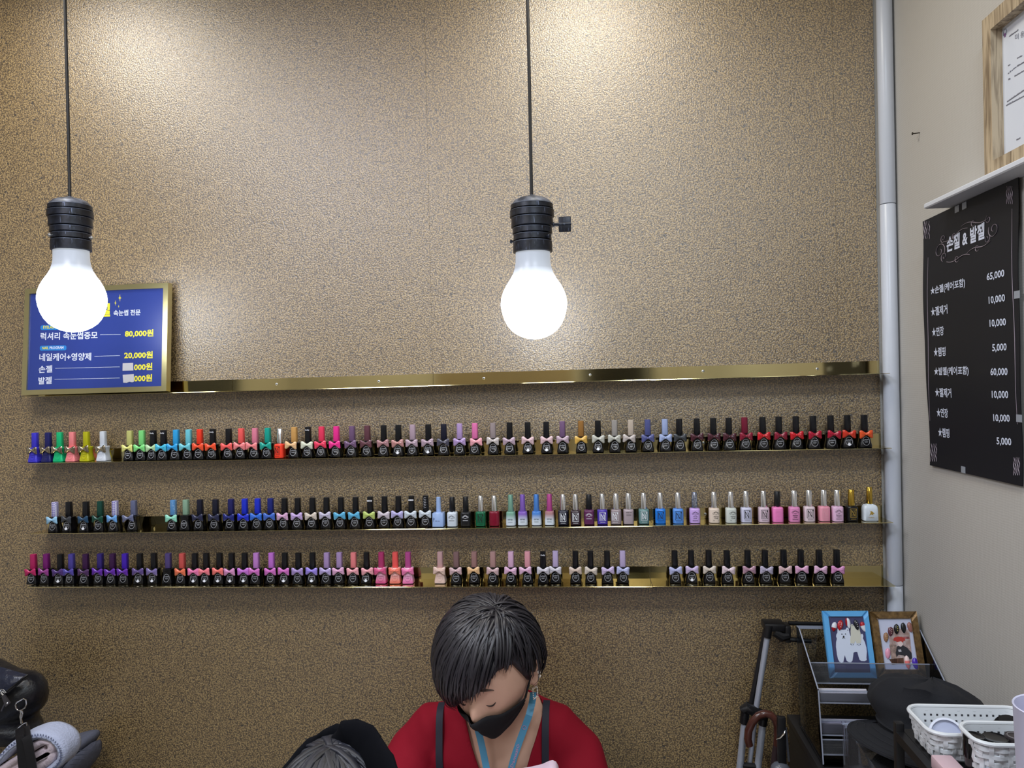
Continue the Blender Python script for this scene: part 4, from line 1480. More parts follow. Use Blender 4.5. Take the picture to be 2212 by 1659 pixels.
YB = side[0][0]
zt = side[0][1]
TIERS = []
for k, (py, hgt) in enumerate(((1432, 0.027), (1493, 0.024), (1556, 0.03), (1598, 0.03))):
    y = front_y(zt - 0.07 - 0.055 * k) + 0.004
    ztop = onY(1800, py, y).z
    y = front_y(ztop) + 0.003
    ztop = onY(1800, py, y).z
    yb = YB - 0.004 if k == 0 else y + 0.045
    zb = ztop - hgt if k else onY(1845, 1466, y + 0.0085).z - 0.0078
    TIERS.append((y, zb, yb, ztop))
    part('tier_lip', MB().box((XL + T, y, zb + 0.0026), (XR - T, y + 0.002, ztop)), HAZY, rack, world=True)
    part('tier_floor', MB().box((XL + T, y, zb), (XR - T, yb, zb + 0.0024)), CLEAR, rack, world=True)
    part('lip_edge', MB().box((XL + T, y - 0.0003, ztop - 0.0012), (XR - T, y + 0.0022, ztop + 0.0003)), CLEAR_EDGE, rack, world=True)
    part('floor_edge', MB().box((XL + T, y - 0.0006, zb - 0.0004), (XR - T, y - 0.0001, zb + 0.0022)), CLEAR_EDGE, rack, world=True)


def frame_M(bl, br, tl, yb, yt):
    B, R, T_ = onY(*bl, yb), onY(*br, yb), onY(*tl, yt)
    ex = Vector((R.x - B.x, 0, R.z - B.z))
    W = ex.length
    ex.normalize()
    ez = (T_ - B)
    ez -= ex * ez.dot(ex)
    H = ez.length
    ez.normalize()
    ey = ez.cross(ex)
    M = Matrix(((ex.x, ey.x, ez.x, B.x), (ex.y, ey.y, ez.y, B.y), (ex.z, ey.z, ez.z, B.z), (0, 0, 0, 1)))
    return M, W, H


def picture(name, label, M, W, H, fw, d, mats, lip=0.0):
    t = thing(name, label, 'picture frame', M=M)
    for nm, qd in (('frame_side', [(0, 0), (0, H), (fw, H - fw), (fw, fw)]), ('frame_side', [(W, 0), (W - fw, fw), (W - fw, H - fw), (W, H)]),
                   ('frame_rail', [(0, 0), (fw, fw), (W - fw, fw), (W, 0)]), ('frame_rail', [(0, H), (W, H), (W - fw, H - fw), (fw, H - fw)])):
        c = Vector((sum(p[0] for p in qd) / 4, sum(p[1] for p in qd) / 4))
        hi = [(p[0] + (c.x - p[0]) * 0.12, p[1] + (c.y - p[1]) * 0.12) for p in qd]
        hi = [(x + ((0.5 * W) - x) * 0.012, z + ((0.5 * H) - z) * 0.012) for x, z in hi]
        mm = MB().loft([[Vector((x, d, z)) for x, z in qd], [Vector((x, lip, z)) for x, z in qd], [Vector((x, 0, z)) for x, z in hi]])
        part(nm, mm, mats[0], t, smooth=0)
    part('backing', MB().box((0.002, d - 0.002, 0.002), (W - 0.002, d + 0.001, H - 0.002)), BLK, t)
    return t


yl = TIERS[0][0]
MBl, W1, H1 = frame_M((1793.7, 1465.5), (1896, 1466), (1777.5, 1319.5), yl + 0.0085, yl + 0.05)
BLUEF = mat('sky_blue_frame', (92, 168, 226), 0.35)
bf = picture('picture_frame', 'light blue picture frame with white bears and nail tips on navy', MBl, W1, H1, 0.0115, 0.009, [BLUEF], 0.003)
part('navy_card', MB().box((0.0115, 0.0035, 0.0115), (W1 - 0.0115, 0.006, H1 - 0.0115)), mat('navy_card', (58, 58, 98), 0.5), bf)
BO, BS = (1740, 1280), 7.373
WB = mat('bear_white', (206, 216, 236), 0.6)
CB = mat('bear_cream', (202, 202, 190), 0.6)
bear = [(508, 590), (520, 560), (540, 558), (560, 588), (600, 594), (640, 588), (655, 560), (678, 560), (690, 580), (700, 640), (718, 700), (800, 690), (880, 690), (890, 660), (910, 660), (922, 690), (915, 730), (945, 790), (968, 870), (976, 940), (970, 1040), (975, 1075), (945, 1092), (890, 1090), (862, 1072), (845, 1020), (825, 945), (790, 945), (765, 958), (758, 1020), (748, 1085), (725, 1110), (690, 1110), (655, 1085), (640, 1040), (625, 995), (612, 1060), (605, 1105), (570, 1118), (540, 1100), (518, 1060), (502, 990), (486, 860), (488, 790), (500, 735), (488, 700), (492, 670), (508, 640)]
part('bear_print', poly_px(MB(), MBl, bear, 0.0031, 0.0036, BO, BS), WB, bf, smooth=0)
cub = [(722, 560), (720, 520), (735, 500), (752, 505), (768, 530), (800, 535), (830, 520), (845, 510), (855, 530), (858, 570), (872, 630), (886, 690), (888, 760), (884, 805), (815, 812), (795, 765), (775, 812), (716, 808), (712, 740), (722, 680), (718, 620)]
part('cub_print', poly_px(MB(), MBl, cub, 0.0027, 0.0032, BO, BS), CB, bf, smooth=0)
mm = MB()
for cx, cy, r in ((580, 662, 8), (637, 660, 8), (608, 700, 13), (540, 598, 7), (674, 598, 7), (744, 525, 6)):
    poly_px(mm, MBl, [(cx + r * cos(k * pi / 5), cy + r * sin(k * pi / 5)) for k in range(10)], 0.0024, 0.0030, BO, BS)
for x0, y0 in ((722, 822), (740, 832), (766, 828), (824, 826), (850, 836), (874, 824)):
    poly_px(mm, MBl, [(x0 - 5, y0 - 8), (x0 + 5, y0 - 5), (x0 + 3, y0 + 8), (x0 - 4, y0 + 6)], 0.0024, 0.0030, BO, BS)
poly_px(mm, MBl, [(588, 722), (606, 712), (628, 722), (632, 730), (610, 722), (590, 732)], 0.0024, 0.0030, BO, BS)
part('face_print', mm, BLACKP, bf, smooth=0)


def tip(M, t, cx, cy, rx, ry, ang, col, col2=None, split=None):
    c = loc_on(M, BO[0] + cx / BS, BO[1] + cy / BS, 0.0028)
    e = loc_on(M, BO[0] + (cx + 100) / BS, BO[1] + cy / BS, 0.0028)
    k = (e - c).length / 100
    R = Matrix.Rotation(radians(ang), 3, 'Y')
    mm = MB()
    rings = []
    for i in range(9):
        v = -1 + 2 * i / 8
        w = math.sqrt(max(0.02, 1 - abs(v) ** 2.6)) * (1.0 if v > 0 else 1 - 0.25 * abs(v))
        rings.append([c + R @ Vector((rx * k * w * cos(a_), -0.0032 * (max(0, sin(a_))) * (0.5 + 0.5 * w), ry * k * v)) for a_ in [2 * pi * j / 12 for j in range(12)]])
    mm.loft(rings)
    o = part('nail_tip', mm, mat('nail_' + '_'.join(map(str, col)), col, 0.12), t)
    if col2:
        m2 = MB()
        if split == 'gem':
            for g in (-0.3, 0.1, 0.45):
                m2.ball(c + R @ Vector((rx * k * 0.2, -0.0034, ry * k * g)), 0.0009, 8, 5)
        else:
            s0, s1 = (0, 4) if split == 'low' else (5, 9)
            m2.loft([[c + (p - c) * 1.03 for p in rg] for rg in rings[s0:s1]])
        part('nail_art', m2, mat('nail_' + '_'.join(map(str, col2)), col2, 0.15), o)


tip(MBl, bf, 457, 543, 42, 75, 18, (214, 218, 228), (150, 24, 36), 'low')
tip(MBl, bf, 553, 520, 45, 82, 18, (172, 28, 36), (230, 230, 235), 'gem')
tip(MBl, bf, 683, 488, 36, 84, -4, (218, 222, 232))
tip(MBl, bf, 650, 470, 16, 66, 4, (168, 26, 36))
tip(MBl, bf, 810, 515, 40, 84, -8, (30, 32, 38), (230, 230, 235), 'gem')
tip(MBl, bf, 922, 545, 43, 82, -14, (216, 220, 230), (170, 28, 40), 'up')

MGf, W2, H2 = frame_M((1898.5, 1463), (2009, 1463), (1885.5, 1321), yl + 0.0095, yl + 0.049)
W2 = min(W2, XR - T - 0.0006 - MGf.translation.x)
GOLDF = mat('old_gold_frame', (92, 70, 42), 0.35, 0.4, mottle=((132, 104, 64), 120))
gf = picture('picture_frame', 'antique gold beaded picture frame with a photo and eight nail tips', MGf, W2, H2, 0.0135, 0.010, [GOLDF], 0.004)
mm = MB()
i0, i1 = 0.0135, 0.0135
x0, x1, z0, z1 = 0.0142, W2 - 0.0142, 0.0142, H2 - 0.0142
nx, nz = 30, 46
for k in range(nx + 1):
    for z in (z0, z1):
        mm.ball((x0 + (x1 - x0) * k / nx, 0.0012, z), 0.00115, 6, 4)
for k in range(1, nz):
    for x in (x0, x1):
        mm.ball((x, 0.0012, z0 + (z1 - z0) * k / nz), 0.00115, 6, 4)
o = part('beading', mm, GOLDF, gf)
o['kind'] = 'stuff'
part('white_card', MB().box((0.0135, 0.0035, 0.0135), (W2 - 0.0135, 0.006, H2 - 0.0135)), mat('pale_card', (196, 202, 226), 0.5), gf)
PH = mat('photo_background', (150, 120, 110), 0.4, mottle=((190, 176, 176), 90))
part('photo', poly_px(MB(), MGf, [(1312, 552), (1655, 590), (1700, 1105), (1378, 1152)], 0.0031, 0.0036, BO, BS), PH, gf, smooth=0)
for pts, c in (([(1335, 830), (1450, 830), (1460, 1120), (1385, 1125)], (176, 150, 140)), ([(1560, 830), (1680, 850), (1692, 1000), (1560, 940)], (196, 170, 166)), ([(1330, 1060), (1560, 1040), (1570, 1130), (1385, 1140)], (96, 60, 44)), ([(1560, 700), (1650, 700), (1660, 740), (1560, 740)], (170, 96, 100))):
    part('photo_patch', poly_px(MB(), MGf, pts, 0.0029, 0.0034, BO, BS), mat('photo_tone_%d' % c[0], c, 0.5, mottle=(tuple(int(v * 0.7) for v in c), 200)), gf, smooth=0)
part('photo_figure', poly_px(MB(), MGf, [(1455, 860), (1500, 835), (1555, 840), (1620, 880), (1690, 960), (1700, 1050), (1640, 1070), (1560, 1000), (1480, 990), (1450, 1030), (1435, 960)], 0.0027, 0.0032, BO, BS), mat('photo_black', (38, 36, 44), 0.5), gf, smooth=0, label='figure in a black top in the photo')
part('photo_figure', poly_px(MB(), MGf, [(1475, 910), (1520, 905), (1530, 940), (1485, 945)], 0.0025, 0.003, BO, BS), mat('photo_pale', (190, 186, 194), 0.5), gf, smooth=0)
part('photo_figure', poly_px(MB(), MGf, [(1455, 790), (1500, 775), (1545, 780), (1555, 830), (1520, 865), (1485, 850)], 0.0026, 0.0031, BO, BS), mat('photo_face', (222, 202, 200), 0.5), gf, smooth=0)
part('photo_figure', poly_px(MB(), MGf, [(1400, 760), (1410, 720), (1470, 700), (1540, 705), (1580, 730), (1590, 760), (1560, 770), (1555, 800), (1520, 775), (1460, 790), (1440, 775)], 0.0024, 0.0029, BO, BS), mat('photo_red', (176, 54, 48), 0.5), gf, smooth=0, label='red hair in the photo')
for cx, cy, rx, ry, an, c, c2, s_ in ((1282, 712, 42, 78, 10, (150, 112, 84), (214, 180, 120), 'gem'), (1355, 622, 44, 76, 12, (92, 50, 62), (220, 190, 170), 'gem'), (1450, 582, 44, 82, 8, (20, 20, 22), (190, 180, 90), 'gem'), (1560, 562, 42, 84, 2, (24, 28, 30), None, ''), (1664, 552, 42, 82, -4, (150, 100, 92), None, ''), (1312, 970, 44, 86, 10, (226, 156, 182), None, ''), (1625, 1112, 42, 106, -2, (240, 130, 128), (240, 214, 212), 'up'), (1752, 1130, 50, 92, -4, (78, 50, 178), None, '')):
    tip(MGf, gf, cx, cy, rx, ry, an, c, c2, s_)

# papers in the rack
PINKP = mat('pale_pink_paper', (226, 196, 206), 0.6)
WHTP = mat('white_paper', (210, 208, 218), 0.6)
y1, zb1, yb1, zt1 = TIERS[0]
p0, p1 = onY(1899, 1462, yb1 - 0.012), onY(1968, 1446, yb1 - 0.012)
for k in range(4):
    z = zb1 + 0.003 + k * 0.0042
    solo('card_stack', MB().box((p0.x - 0.001 * k, yl + 0.0035, zb1 + 0.0027 + 0.0001) if k == 0 else (p0.x + 0.004 * k, yl + 0.0032 + 0.0014 * k, zb1 + 0.0028), (p1.x - 0.006 * k, yl + 0.0043 + 0.0014 * k, zb1 + 0.0095 + 0.0022 * k)), PINKP, ('front', 'second', 'third', 'rearmost')[k] + ' pale pink card of those propped under the gold picture frame', 'card', group='pink cards in the acrylic rack')
y2, zb2, yb2, zt2 = TIERS[1]
a0, a1 = onY(1768, 1530, y2 + 0.02), onY(1873, 1510, y2 + 0.02)
solo('paper_stack', MB().box((a0.x, y2 + 0.004, zb2 + 0.0028), (a1.x, y2 + 0.014, zb2 + 0.018)).box((a0.x, y2 + 0.016, zb2 + 0.0028), (a1.x - 0.002, y2 + 0.02, zb2 + 0.0215)), WHTP, 'white paper stack in the second tier of the acrylic rack', 'paper')
y3, zb3, yb3, zt3 = TIERS[2]
solo('paper_stack', MB().box((a0.x, y3 + 0.004, zb3 + 0.0028), (a1.x + 0.02, y3 + 0.03, zb3 + 0.02)), mat('grey_lilac_paper', (176, 172, 190), 0.6), 'lilac grey paper stack in the third tier of the acrylic rack', 'paper')

# ================================================================== clear box under the cap
CL2 = mat_clear('clear_box_plastic', (226, 228, 236), base=0.05)
cb = thing('storage_box', 'clear plastic box of glinting brown beads under the black cap', 'box', (0.54, -0.43, RB + 0.001))
bx0, bx1, by0, by1, bz1 = 0.455, 0.64, -0.525, -0.33, 0.899
t_ = 0.002
z0 = RB + 0.001
for nm, lo, hi in (('side_wall', (bx0, by0, z0), (bx0 + t_, by1, bz1)), ('side_wall', (bx1 - t_, by0, z0), (bx1, by1, bz1)), ('end_wall', (bx0 + t_, by0, z0), (bx1 - t_, by0 + t_, bz1)), ('end_wall', (bx0 + t_, by1 - t_, z0), (bx1 - t_, by1, bz1)), ('lid', (bx0 - 0.002, by0 - 0.002, bz1), (bx1 + 0.002, by1 + 0.002, bz1 + 0.004)), ('divider', (bx0 + t_, by0 + t_, z0 + 0.06), (bx1 - t_, by1 - t_, z0 + 0.062))):
    part(nm, MB().box(lo, hi), CL2, cb, world=True)
mm = MB()
for k in range(420):
    p = Vector((random.uniform(bx0 + 0.01, bx1 - 0.05), random.uniform(by0 + 0.01, by1 - 0.01), 0))
    p.z = z0 + 0.067 + 0.018 * random.random()
    mm.ball(p, random.uniform(0.003, 0.0055), 6, 4)
o = part('beads', mm, mat('bronze_beads', (74, 54, 36), 0.2, 0.5, mottle=((150, 120, 80), 160)), cb, world=True)
o['kind'] = 'stuff'
part('white_spool', MB().lathe([(0.016, 0), (0.018, 0.002), (0.018, 0.026), (0.016, 0.028)], 20, Matrix.Translation((bx1 - 0.075, by0 + 0.022, z0 + 0.063)) @ Matrix.Rotation(0.0, 4, 'X')), WHTP, cb, world=True)

# ================================================================== black newsboy cap
FELT = mat('black_wool_cloth', (16, 18, 25), 0.9, bump=(700, 0.5, 0.0008), sheen=0.0)
cc = onY(1983, 1548, -0.425)
Mcap = Matrix.Translation((0.560, -0.425, 0.0)) @ Matrix.Rotation(radians(-40), 4, 'Z') @ Matrix.Rotation(radians(-9), 4, 'X') @ Matrix.Rotation(radians(6), 4, 'Y') @ Matrix.Scale(0.94, 4)
capo = thing('newsboy_cap', 'black newsboy cap with a covered button lying over the clear box', 'cap', M=Mcap)
rings = []
for r, z in ((0.066, -0.020), (0.074, -0.018), (0.0765, -0.004), (0.078, 0.004), (0.094, 0.011), (0.1045, 0.024), (0.104, 0.040), (0.092, 0.056), (0.070, 0.067), (0.040, 0.073), (0.015, 0.0745), (0.002, 0.0746)):
    ring = []
    for k in range(64):
        a_ = 2 * pi * k / 64
        seam = 1 - 0.006 * math.exp(-((((a_ * 8 / (2 * pi)) % 1) - 0.5) ** 2) / 0.006) * (1 if 0.006 < z < 0.06 else 0)
        nz_ = noise.noise(Vector((cos(a_) * 2.1, sin(a_) * 2.1, z * 26)))
        rr = r * seam * (1 + 0.05 * nz_ * (1 if z > 0.006 else 0.1)) * (1 - (0.27 if 0.008 < z < 0.06 else 0.0) * max(0, -sin(a_)) ** 1.2)
        zz = z + 0.007 * nz_ * min(1, max(0, z) / 0.04) + 0.006 * cos(a_ + 0.6) * min(1, max(0, z) / 0.05)
        ring.append(Vector((rr * cos(a_), rr * 1.05 * sin(a_), zz if z < 0.008 else 0.008 + (zz - 0.008) * 1.2)))
    rings.append(ring)
part('button', MB().ball((0, 0, 0.0892), (0.0085, 0.0085, 0.004), 16, 8), FELT, capo)
mm = MB()
up_, dn_ = [], []
for i in range(25):
    s_ = -1 + 2 * i / 24
    a_ = -pi / 2 + s_ * 1.12
    ext = 0.080 * math.sqrt(max(0.0, 1 - abs(s_) ** 2.4))
    ru, rd = [], []
    for j in range(7):
        f = j / 6
        r = 0.0755 + ext * f
        z = -0.006 - 0.020 * f * (ext / 0.080) + 0.008 * f * f - 0.006 * abs(s_) ** 2
        ru.append(Vector((r * cos(a_), r * 1.05 * sin(a_), z)))
        rd.append(Vector((r * cos(a_), r * 1.05 * sin(a_), z - 0.0035)))
    up_.append(ru)
    dn_.append(rd)
zmin_ = min((Mcap @ p).z for r_ in rings + dn_ for p in r_)

Mcap.translation.z = bz1 + 0.0047 - zmin_
capo.matrix_basis = Mcap
BASIS[capo.name] = Mcap.copy()
part('crown', MB().loft(rings), FELT, capo, smooth=80)
mm.grid(up_)
mm.grid(dn_)
mm.grid([[u[-1] for u in up_], [d[-1] for d in dn_]])
mm.grid([[u[0] for u in up_], [d[0] for d in dn_]])
bmesh.ops.remove_doubles(mm.bm, verts=mm.bm.verts, dist=0.0002)
vis = part('visor', mm, FELT, capo, smooth=50)
for f in (0.25, 0.5, 0.75, 0.93):
    pts = [Vector(u[0]).lerp(u[-1], f) + Vector((0, 0, 0.0006)) for u in up_[2:-2]]
    part('stitch_line', MB().tube(pts, 0.0003, 4), mat('charcoal_thread', (38, 40, 48), 0.8), vis)
part('band', MB().tube([(0.0775 * cos(2 * pi * k / 48), 0.0775 * 1.05 * sin(2 * pi * k / 48), -0.001) for k in range(48)], 0.0028, 6, closed=True), FELT, capo)

# ================================================================== black trolley with baskets
TZ = 1.004
tr = thing('trolley', 'black metal trolley carrying two white baskets at the right edge', 'trolley', (0.565, -0.8, 0))
BM = mat('black_powder_coat', (18, 18, 21), 0.4)
tx0, tx1, ty0, ty1 = 0.452, XW - 0.006, -1.02, -0.580
for x in (tx0, tx1 - 0.012):
    for y in (ty0, ty1 - 0.012):
        pl = part('post', MB().box((x, y, 0.028), (x + 0.012, y + 0.012, TZ + 0.012), 0.001), BM, tr, world=True)
        part('caster', MB().lathe([(0.012, -0.009), (0.0145, -0.006), (0.0145, 0.006), (0.012, 0.009)], 18, Matrix.Translation((x + 0.006, y + 0.006, 0.015)) @ Matrix.Rotation(pi / 2, 4, 'Y')), mat('grey_rubber', (60, 60, 64), 0.7), pl, world=True)
for zt_ in (TZ, 0.60, 0.2):
    part('tray', MB().box((tx0 + 0.012, ty0 + 0.012, zt_ - 0.003), (tx1 - 0.012, ty1 - 0.012, zt_)), BM, tr, world=True)
    for lo, hi in (((tx0, ty0 + 0.012, zt_ - 0.014), (tx0 + 0.012, ty1 - 0.012, zt_ - 0.0005)), ((tx1 - 0.012, ty0 + 0.012, zt_ - 0.014), (tx1, ty1 - 0.012, zt_ - 0.0005)), ((tx0 + 0.012, ty0, zt_ - 0.014), (tx1 - 0.012, ty0 + 0.012, zt_ - 0.0005)), ((tx0 + 0.012, ty1 - 0.012, zt_ - 0.014), (tx1 - 0.012, ty1, zt_ - 0.0005))):
        part('rail', MB().box(lo, hi), BM, tr, world=True)

PLW = mat('white_basket_plastic', (214, 218, 222), 0.35)
HOLE_SHADE = mat('basket_hole_shade', (52, 52, 58), 0.8)  # dark colour standing in for the shade inside the weave openings


def rr_path(hx, hy, r, z, step=0.0045):
    P = []
    for k in range(4):
        cx, cy = ((hx - r) * (1, -1, -1, 1)[k], (hy - r) * (1, 1, -1, -1)[k])
        n = max(4, int(r * pi / 2 / step))
        for j in range(n + 1):
            a_ = pi / 2 * (k + j / n)
            P.append(Vector((cx + r * cos(a_), cy + r * sin(a_), z)))
        nx_ = (((hx - r) * (1, -1, -1, 1)[(k + 1) % 4] + r * cos(pi / 2 * (k + 1))), ((hy - r) * (1, 1, -1, -1)[(k + 1) % 4] + r * sin(pi / 2 * (k + 1))))
        A_, B_ = P[-1], Vector((nx_[0], nx_[1], z))
        n = int((B_ - A_).length / step)
        for j in range(1, n):
            P.append(A_.lerp(B_, j / n))
    return P


def basket(label, x0, x1, y0, y1, zb, zr, r=0.022):
    cx, cy, hx, hy = (x0 + x1) / 2, (y0 + y1) / 2, (x1 - x0) / 2 - 0.003, (y1 - y0) / 2 - 0.003
    t = thing('basket', label, 'basket', (cx, cy, zb), group='white baskets on the trolley')
    H = zr - zb
    tp = lambda z: 0.008 * (1 - z / H)                   # the walls lean in towards the floor
    inner = [rrect(hx - 0.0015 - tp(z), hy - 0.0015 - tp(z), z, r - 0.003, 5) for z in (H - 0.003, H * 0.6, H * 0.3, 0.004)]
    mm = MB().loft(inner, caps=False)
    outer = [rrect(hx - 0.0004 - tp(z), hy - 0.0004 - tp(z), z, r - 0.002, 5) for z in (H - 0.003, 0.0005)]
    mm.loft(outer, caps=False)
    mm.loft([rrect(hx - tp(0), hy - tp(0), 0.0, r - 0.002, 5), rrect(hx - tp(0) - 0.001, hy - tp(0) - 0.001, 0.003, r - 0.003, 5)])
    part('shell', mm, PLW, t)
    part('rim', MB().tube(rr_path(hx + 0.0008, hy + 0.0008, r, H - 0.002), 0.0030, 8, closed=True), PLW, t)
    nb = max(4, int((H - 0.012) / 0.0085))
    for b in range(nb):
        z = 0.006 + (H - 0.016) * b / (nb - 1)
        P = rr_path(hx - tp(z) + 0.0006, hy - tp(z) + 0.0006, r - 0.001, z, 0.00225)
        n = len(P)
        Q = []
        for k, p in enumerate(P):
            nrm = (P[(k + 1) % n] - P[k - 1]).normalized().cross(Vector((0, 0, 1)))
            Q.append(p + nrm * (0.0013 * sin(2 * pi * k / 10 + pi * (b % 2))))
        mm = MB()
        rg = []
        for k, p in enumerate(Q):
            nrm = (Q[(k + 1) % n] - Q[k - 1]).normalized().cross(Vector((0, 0, 1)))
            rg.append([p - nrm * 0.0006 - Vector((0, 0, 0.0032)), p + nrm * 0.0008 - Vector((0, 0, 0.0026)), p + nrm * 0.0008 + Vector((0, 0, 0.0026)), p - nrm * 0.0006 + Vector((0, 0, 0.0032))])
        mm.loft(rg, closed=True)
        part('weave_band', mm, PLW, t)
    P = rr_path(hx - 0.002, hy - 0.002, r - 0.001, 0, 0.00225)
    n = len(P)
    for k in range(2, n, 5):
        nrm = (P[(k + 1) % n] - P[k - 1]).normalized().cross(Vector((0, 0, 1)))
        tn = nrm.cross(Vector((0, 0, 1)))
        mm = MB()
        rg = []
        for j in range(nb * 2 + 1):
            z = 0.002 + (H - 0.006) * j / (nb * 2)
            off = 0.0012 * sin(pi * j / 2 + pi / 2 * 0 + pi * ((k // 5) % 2)) - tp(z) + 0.0028
            c = P[k] + nrm * off + Vector((0, 0, z))
            rg.append([c - tn * 0.0032 - nrm * 0.0006, c - tn * 0.0026 + nrm * 0.0006, c + tn * 0.0026 + nrm * 0.0006, c + tn * 0.0032 - nrm * 0.0006])
        mm.loft(rg)
        part('weave_stake', mm, PLW, t)
    mm = MB()
    for row in range(3):
        z = H - 0.013 - row * 0.0085
        k_ = int((x1 - x0 - 0.05) / 0.0088)
        for j in range(k_):
            x = -hx + 0.027 + j * 0.0088
            for sgn in (1, -1):
                yy = sgn * (hy - 0.0015 - tp(z))
                mm.box((x - 0.0013, yy - 0.0006, z - 0.0013), (x + 0.0013, yy + 0.0006, z + 0.0013))
    o = part('hole_shade_patches', mm, HOLE_SHADE, t, smooth=0)  # dark patches on a closed wall, painted as shaded openings
    o['kind'] = 'stuff'
    return t


B1 = dict(x0=0.460, x1=0.628, y0=-0.6935, y1=-0.5935, zb=TZ + 0.0006, zr=1.0478)
B2 = dict(x0=0.486, x1=0.655, y0=-0.768, y1=-0.6985, zb=TZ + 0.0006, zr=1.070)
basket('white woven plastic basket behind, holding a white tape roll', **B1)
basket('white woven plastic basket in front, full of black jars', **B2)
BZ = TZ + 0.0045
BJ = 1.0225
GL = mat('black_gloss_lid', (14, 14, 17), 0.12)


def jar(label, px, py, y, r, hgt, m, base, tilt=(0, 0), ringed=False):
    p = onY(px, py, y)
    t = thing('cosmetic_jar', label, 'jar', M=Matrix.Translation((p.x, y, base)) @ Matrix.Rotation(tilt[0], 4, 'X') @ Matrix.Rotation(tilt[1], 4, 'Y'), group='jars in the front basket')
    part('jar_body', MB().lathe([(r * 0.8, 0), (r * 0.86, 0.001), (r * 0.88, hgt * 0.5)], 24), m, t)
    part('jar_lid', MB().lathe([(r, hgt * 0.5), (r, hgt - 0.002), (r * 0.93, hgt), (r * 0.8, hgt - 0.0006), (r * 0.3, hgt - 0.001)], 28), m, t)
    if ringed:
        part('lid_ring', MB().tube([(r * 0.72 * cos(2 * pi * k / 24), r * 0.72 * sin(2 * pi * k / 24), hgt - 0.0003) for k in range(24)], 0.0007, 5, closed=True), mat('grey_ring', (120, 116, 118), 0.4), t)
    return t


jar('glossy black jar at the left end of the front basket', 2104, 1582, -0.731, 0.0135, 0.056, GL, BZ)
jar('glossy black jar in the middle of the front basket', 2150, 1586, -0.733, 0.0165, 0.055, GL, BZ)
jar('dark brown jar with a ringed lid at the right of the front basket', 2194, 1584, -0.731, 0.0135, 0.057, mat('dark_brown_lid', (44, 38, 40), 0.3), BZ, ringed=True)
pb = onY(2152, 1600, -0.756)
solo('clear_block', MB().box((pb.x - 0.013, -0.759, BZ), (pb.x + 0.013, -0.7515, 1.060), 0.002), mat('pale_clear_plastic', (196, 204, 216), 0.12), 'pale clear block in front of the black jars in the front basket', 'container')
# tape roll and others in the rear basket
pt = onY(2034, 1576, -0.66)
trl = thing('tape_roll', 'white tape roll leaning in the rear basket', 'tape', M=Matrix.Translation((0.497, -0.655, BZ + 0.0195)) @ Matrix.Rotation(radians(58), 4, 'X') @ Matrix.Rotation(radians(-12), 4, 'Y'))
part('tape', MB().loft([[Vector((r * cos(2 * pi * k / 36), r * sin(2 * pi * k / 36), z)) for k in range(36)] for r, z in ((0.0235, -0.007), (0.0235, 0.007), (0.0205, 0.007), (0.0205, -0.007))], closed=True), mat('white_tape', (216, 220, 234), 0.4), trl)
part('core_film', MB().lathe([(0.0204, -0.002), (0.0204, 0.002)], 28), mat('pale_film', (178, 184, 208), 0.3), trl)
lid = thing('powder_compact', 'round black compact with white lines at the right of the rear basket', 'compact', M=Matrix.Translation((0.590, -0.643, BZ + 0.0205)) @ Matrix.Rotation(radians(50), 4, 'X'))
part('disc', MB().lathe([(0.023, -0.003), (0.0245, -0.002), (0.0245, 0.002), (0.023, 0.003)], 32), GL, lid)
mm = MB()
for k in range(4):
    mm.box((-0.002, -0.009 + k * 0.006, 0.0029), (0.018, -0.0083 + k * 0.006, 0.0033))
for k in range(3):
    mm.box((0.002 + k * 0.006, -0.009, 0.0029), (0.0027 + k * 0.006, 0.010, 0.0033))
add_text(mm, 'YSR', lambda u, v: Vector((-0.016 + 0.009 * u, 0.0 + 0.004 * v, 0.0033)), 0.0)
part('line_print', mm, WHITE, lid, smooth=0)
solo('soap_dish', MB().ball((0, 0, 0), (0.021, 0.012, 0.011), 20, 10, Matrix.Translation((0.545, -0.620, BZ + 0.0112))), mat('milky_plastic', (206, 208, 212), 0.25), 'milky white oval case in the middle of the rear basket', 'case')
ps = onY(2050, 1625, -0.72)
solo('pink_case', MB().box((0.4555, -0.86, TZ + 0.0008), (0.4835, -0.7, 1.0235), 0.003), mat('dusty_pink_plastic', (206, 178, 186), 0.4), 'dusty pink flat case on the trolley beside the front basket', 'case')
pc = onY(2196, 1527, -0.86)
cup = thing('plastic_cup', 'tall lavender white cup cut off at the right edge', 'cup', (pc.x + 0.041, -0.86, TZ + 0.0008))
hc = pc.z - TZ - 0.001
part('cup_wall', MB().loft([[Vector((r * cos(2 * pi * k / 40), r * sin(2 * pi * k / 40), z)) for k in range(40)] for r, z in ((0.0, 0.002), (0.034, 0.0), (0.036, 0.002), (0.0405, hc - 0.003), (0.0413, hc - 0.001), (0.0405, hc), (0.039, hc - 0.001), (0.034, 0.004), (0.0, 0.004))], caps=False), mat('lavender_plastic', (206, 206, 228), 0.4), cup)

# ================================================================== luggage cart, umbrella, bag strap by the cabinet
ALU = mat('brushed_aluminium', (176, 182, 196), 0.38, 0.35)
BP = mat('black_cart_plastic', (18, 18, 21), 0.4)
YC = -0.075
cart = thing('luggage_cart', 'folded luggage cart of aluminium tubes leaning by the black cabinet', 'luggage cart', (0.25, YC, 0))
P = lambda x, y, yy=YC: onY(x, y, yy)


def down(a_, b_, z):
    t = (z - b_.z) / (a_.z - b_.z)
    return b_ + (a_ - b_) * t


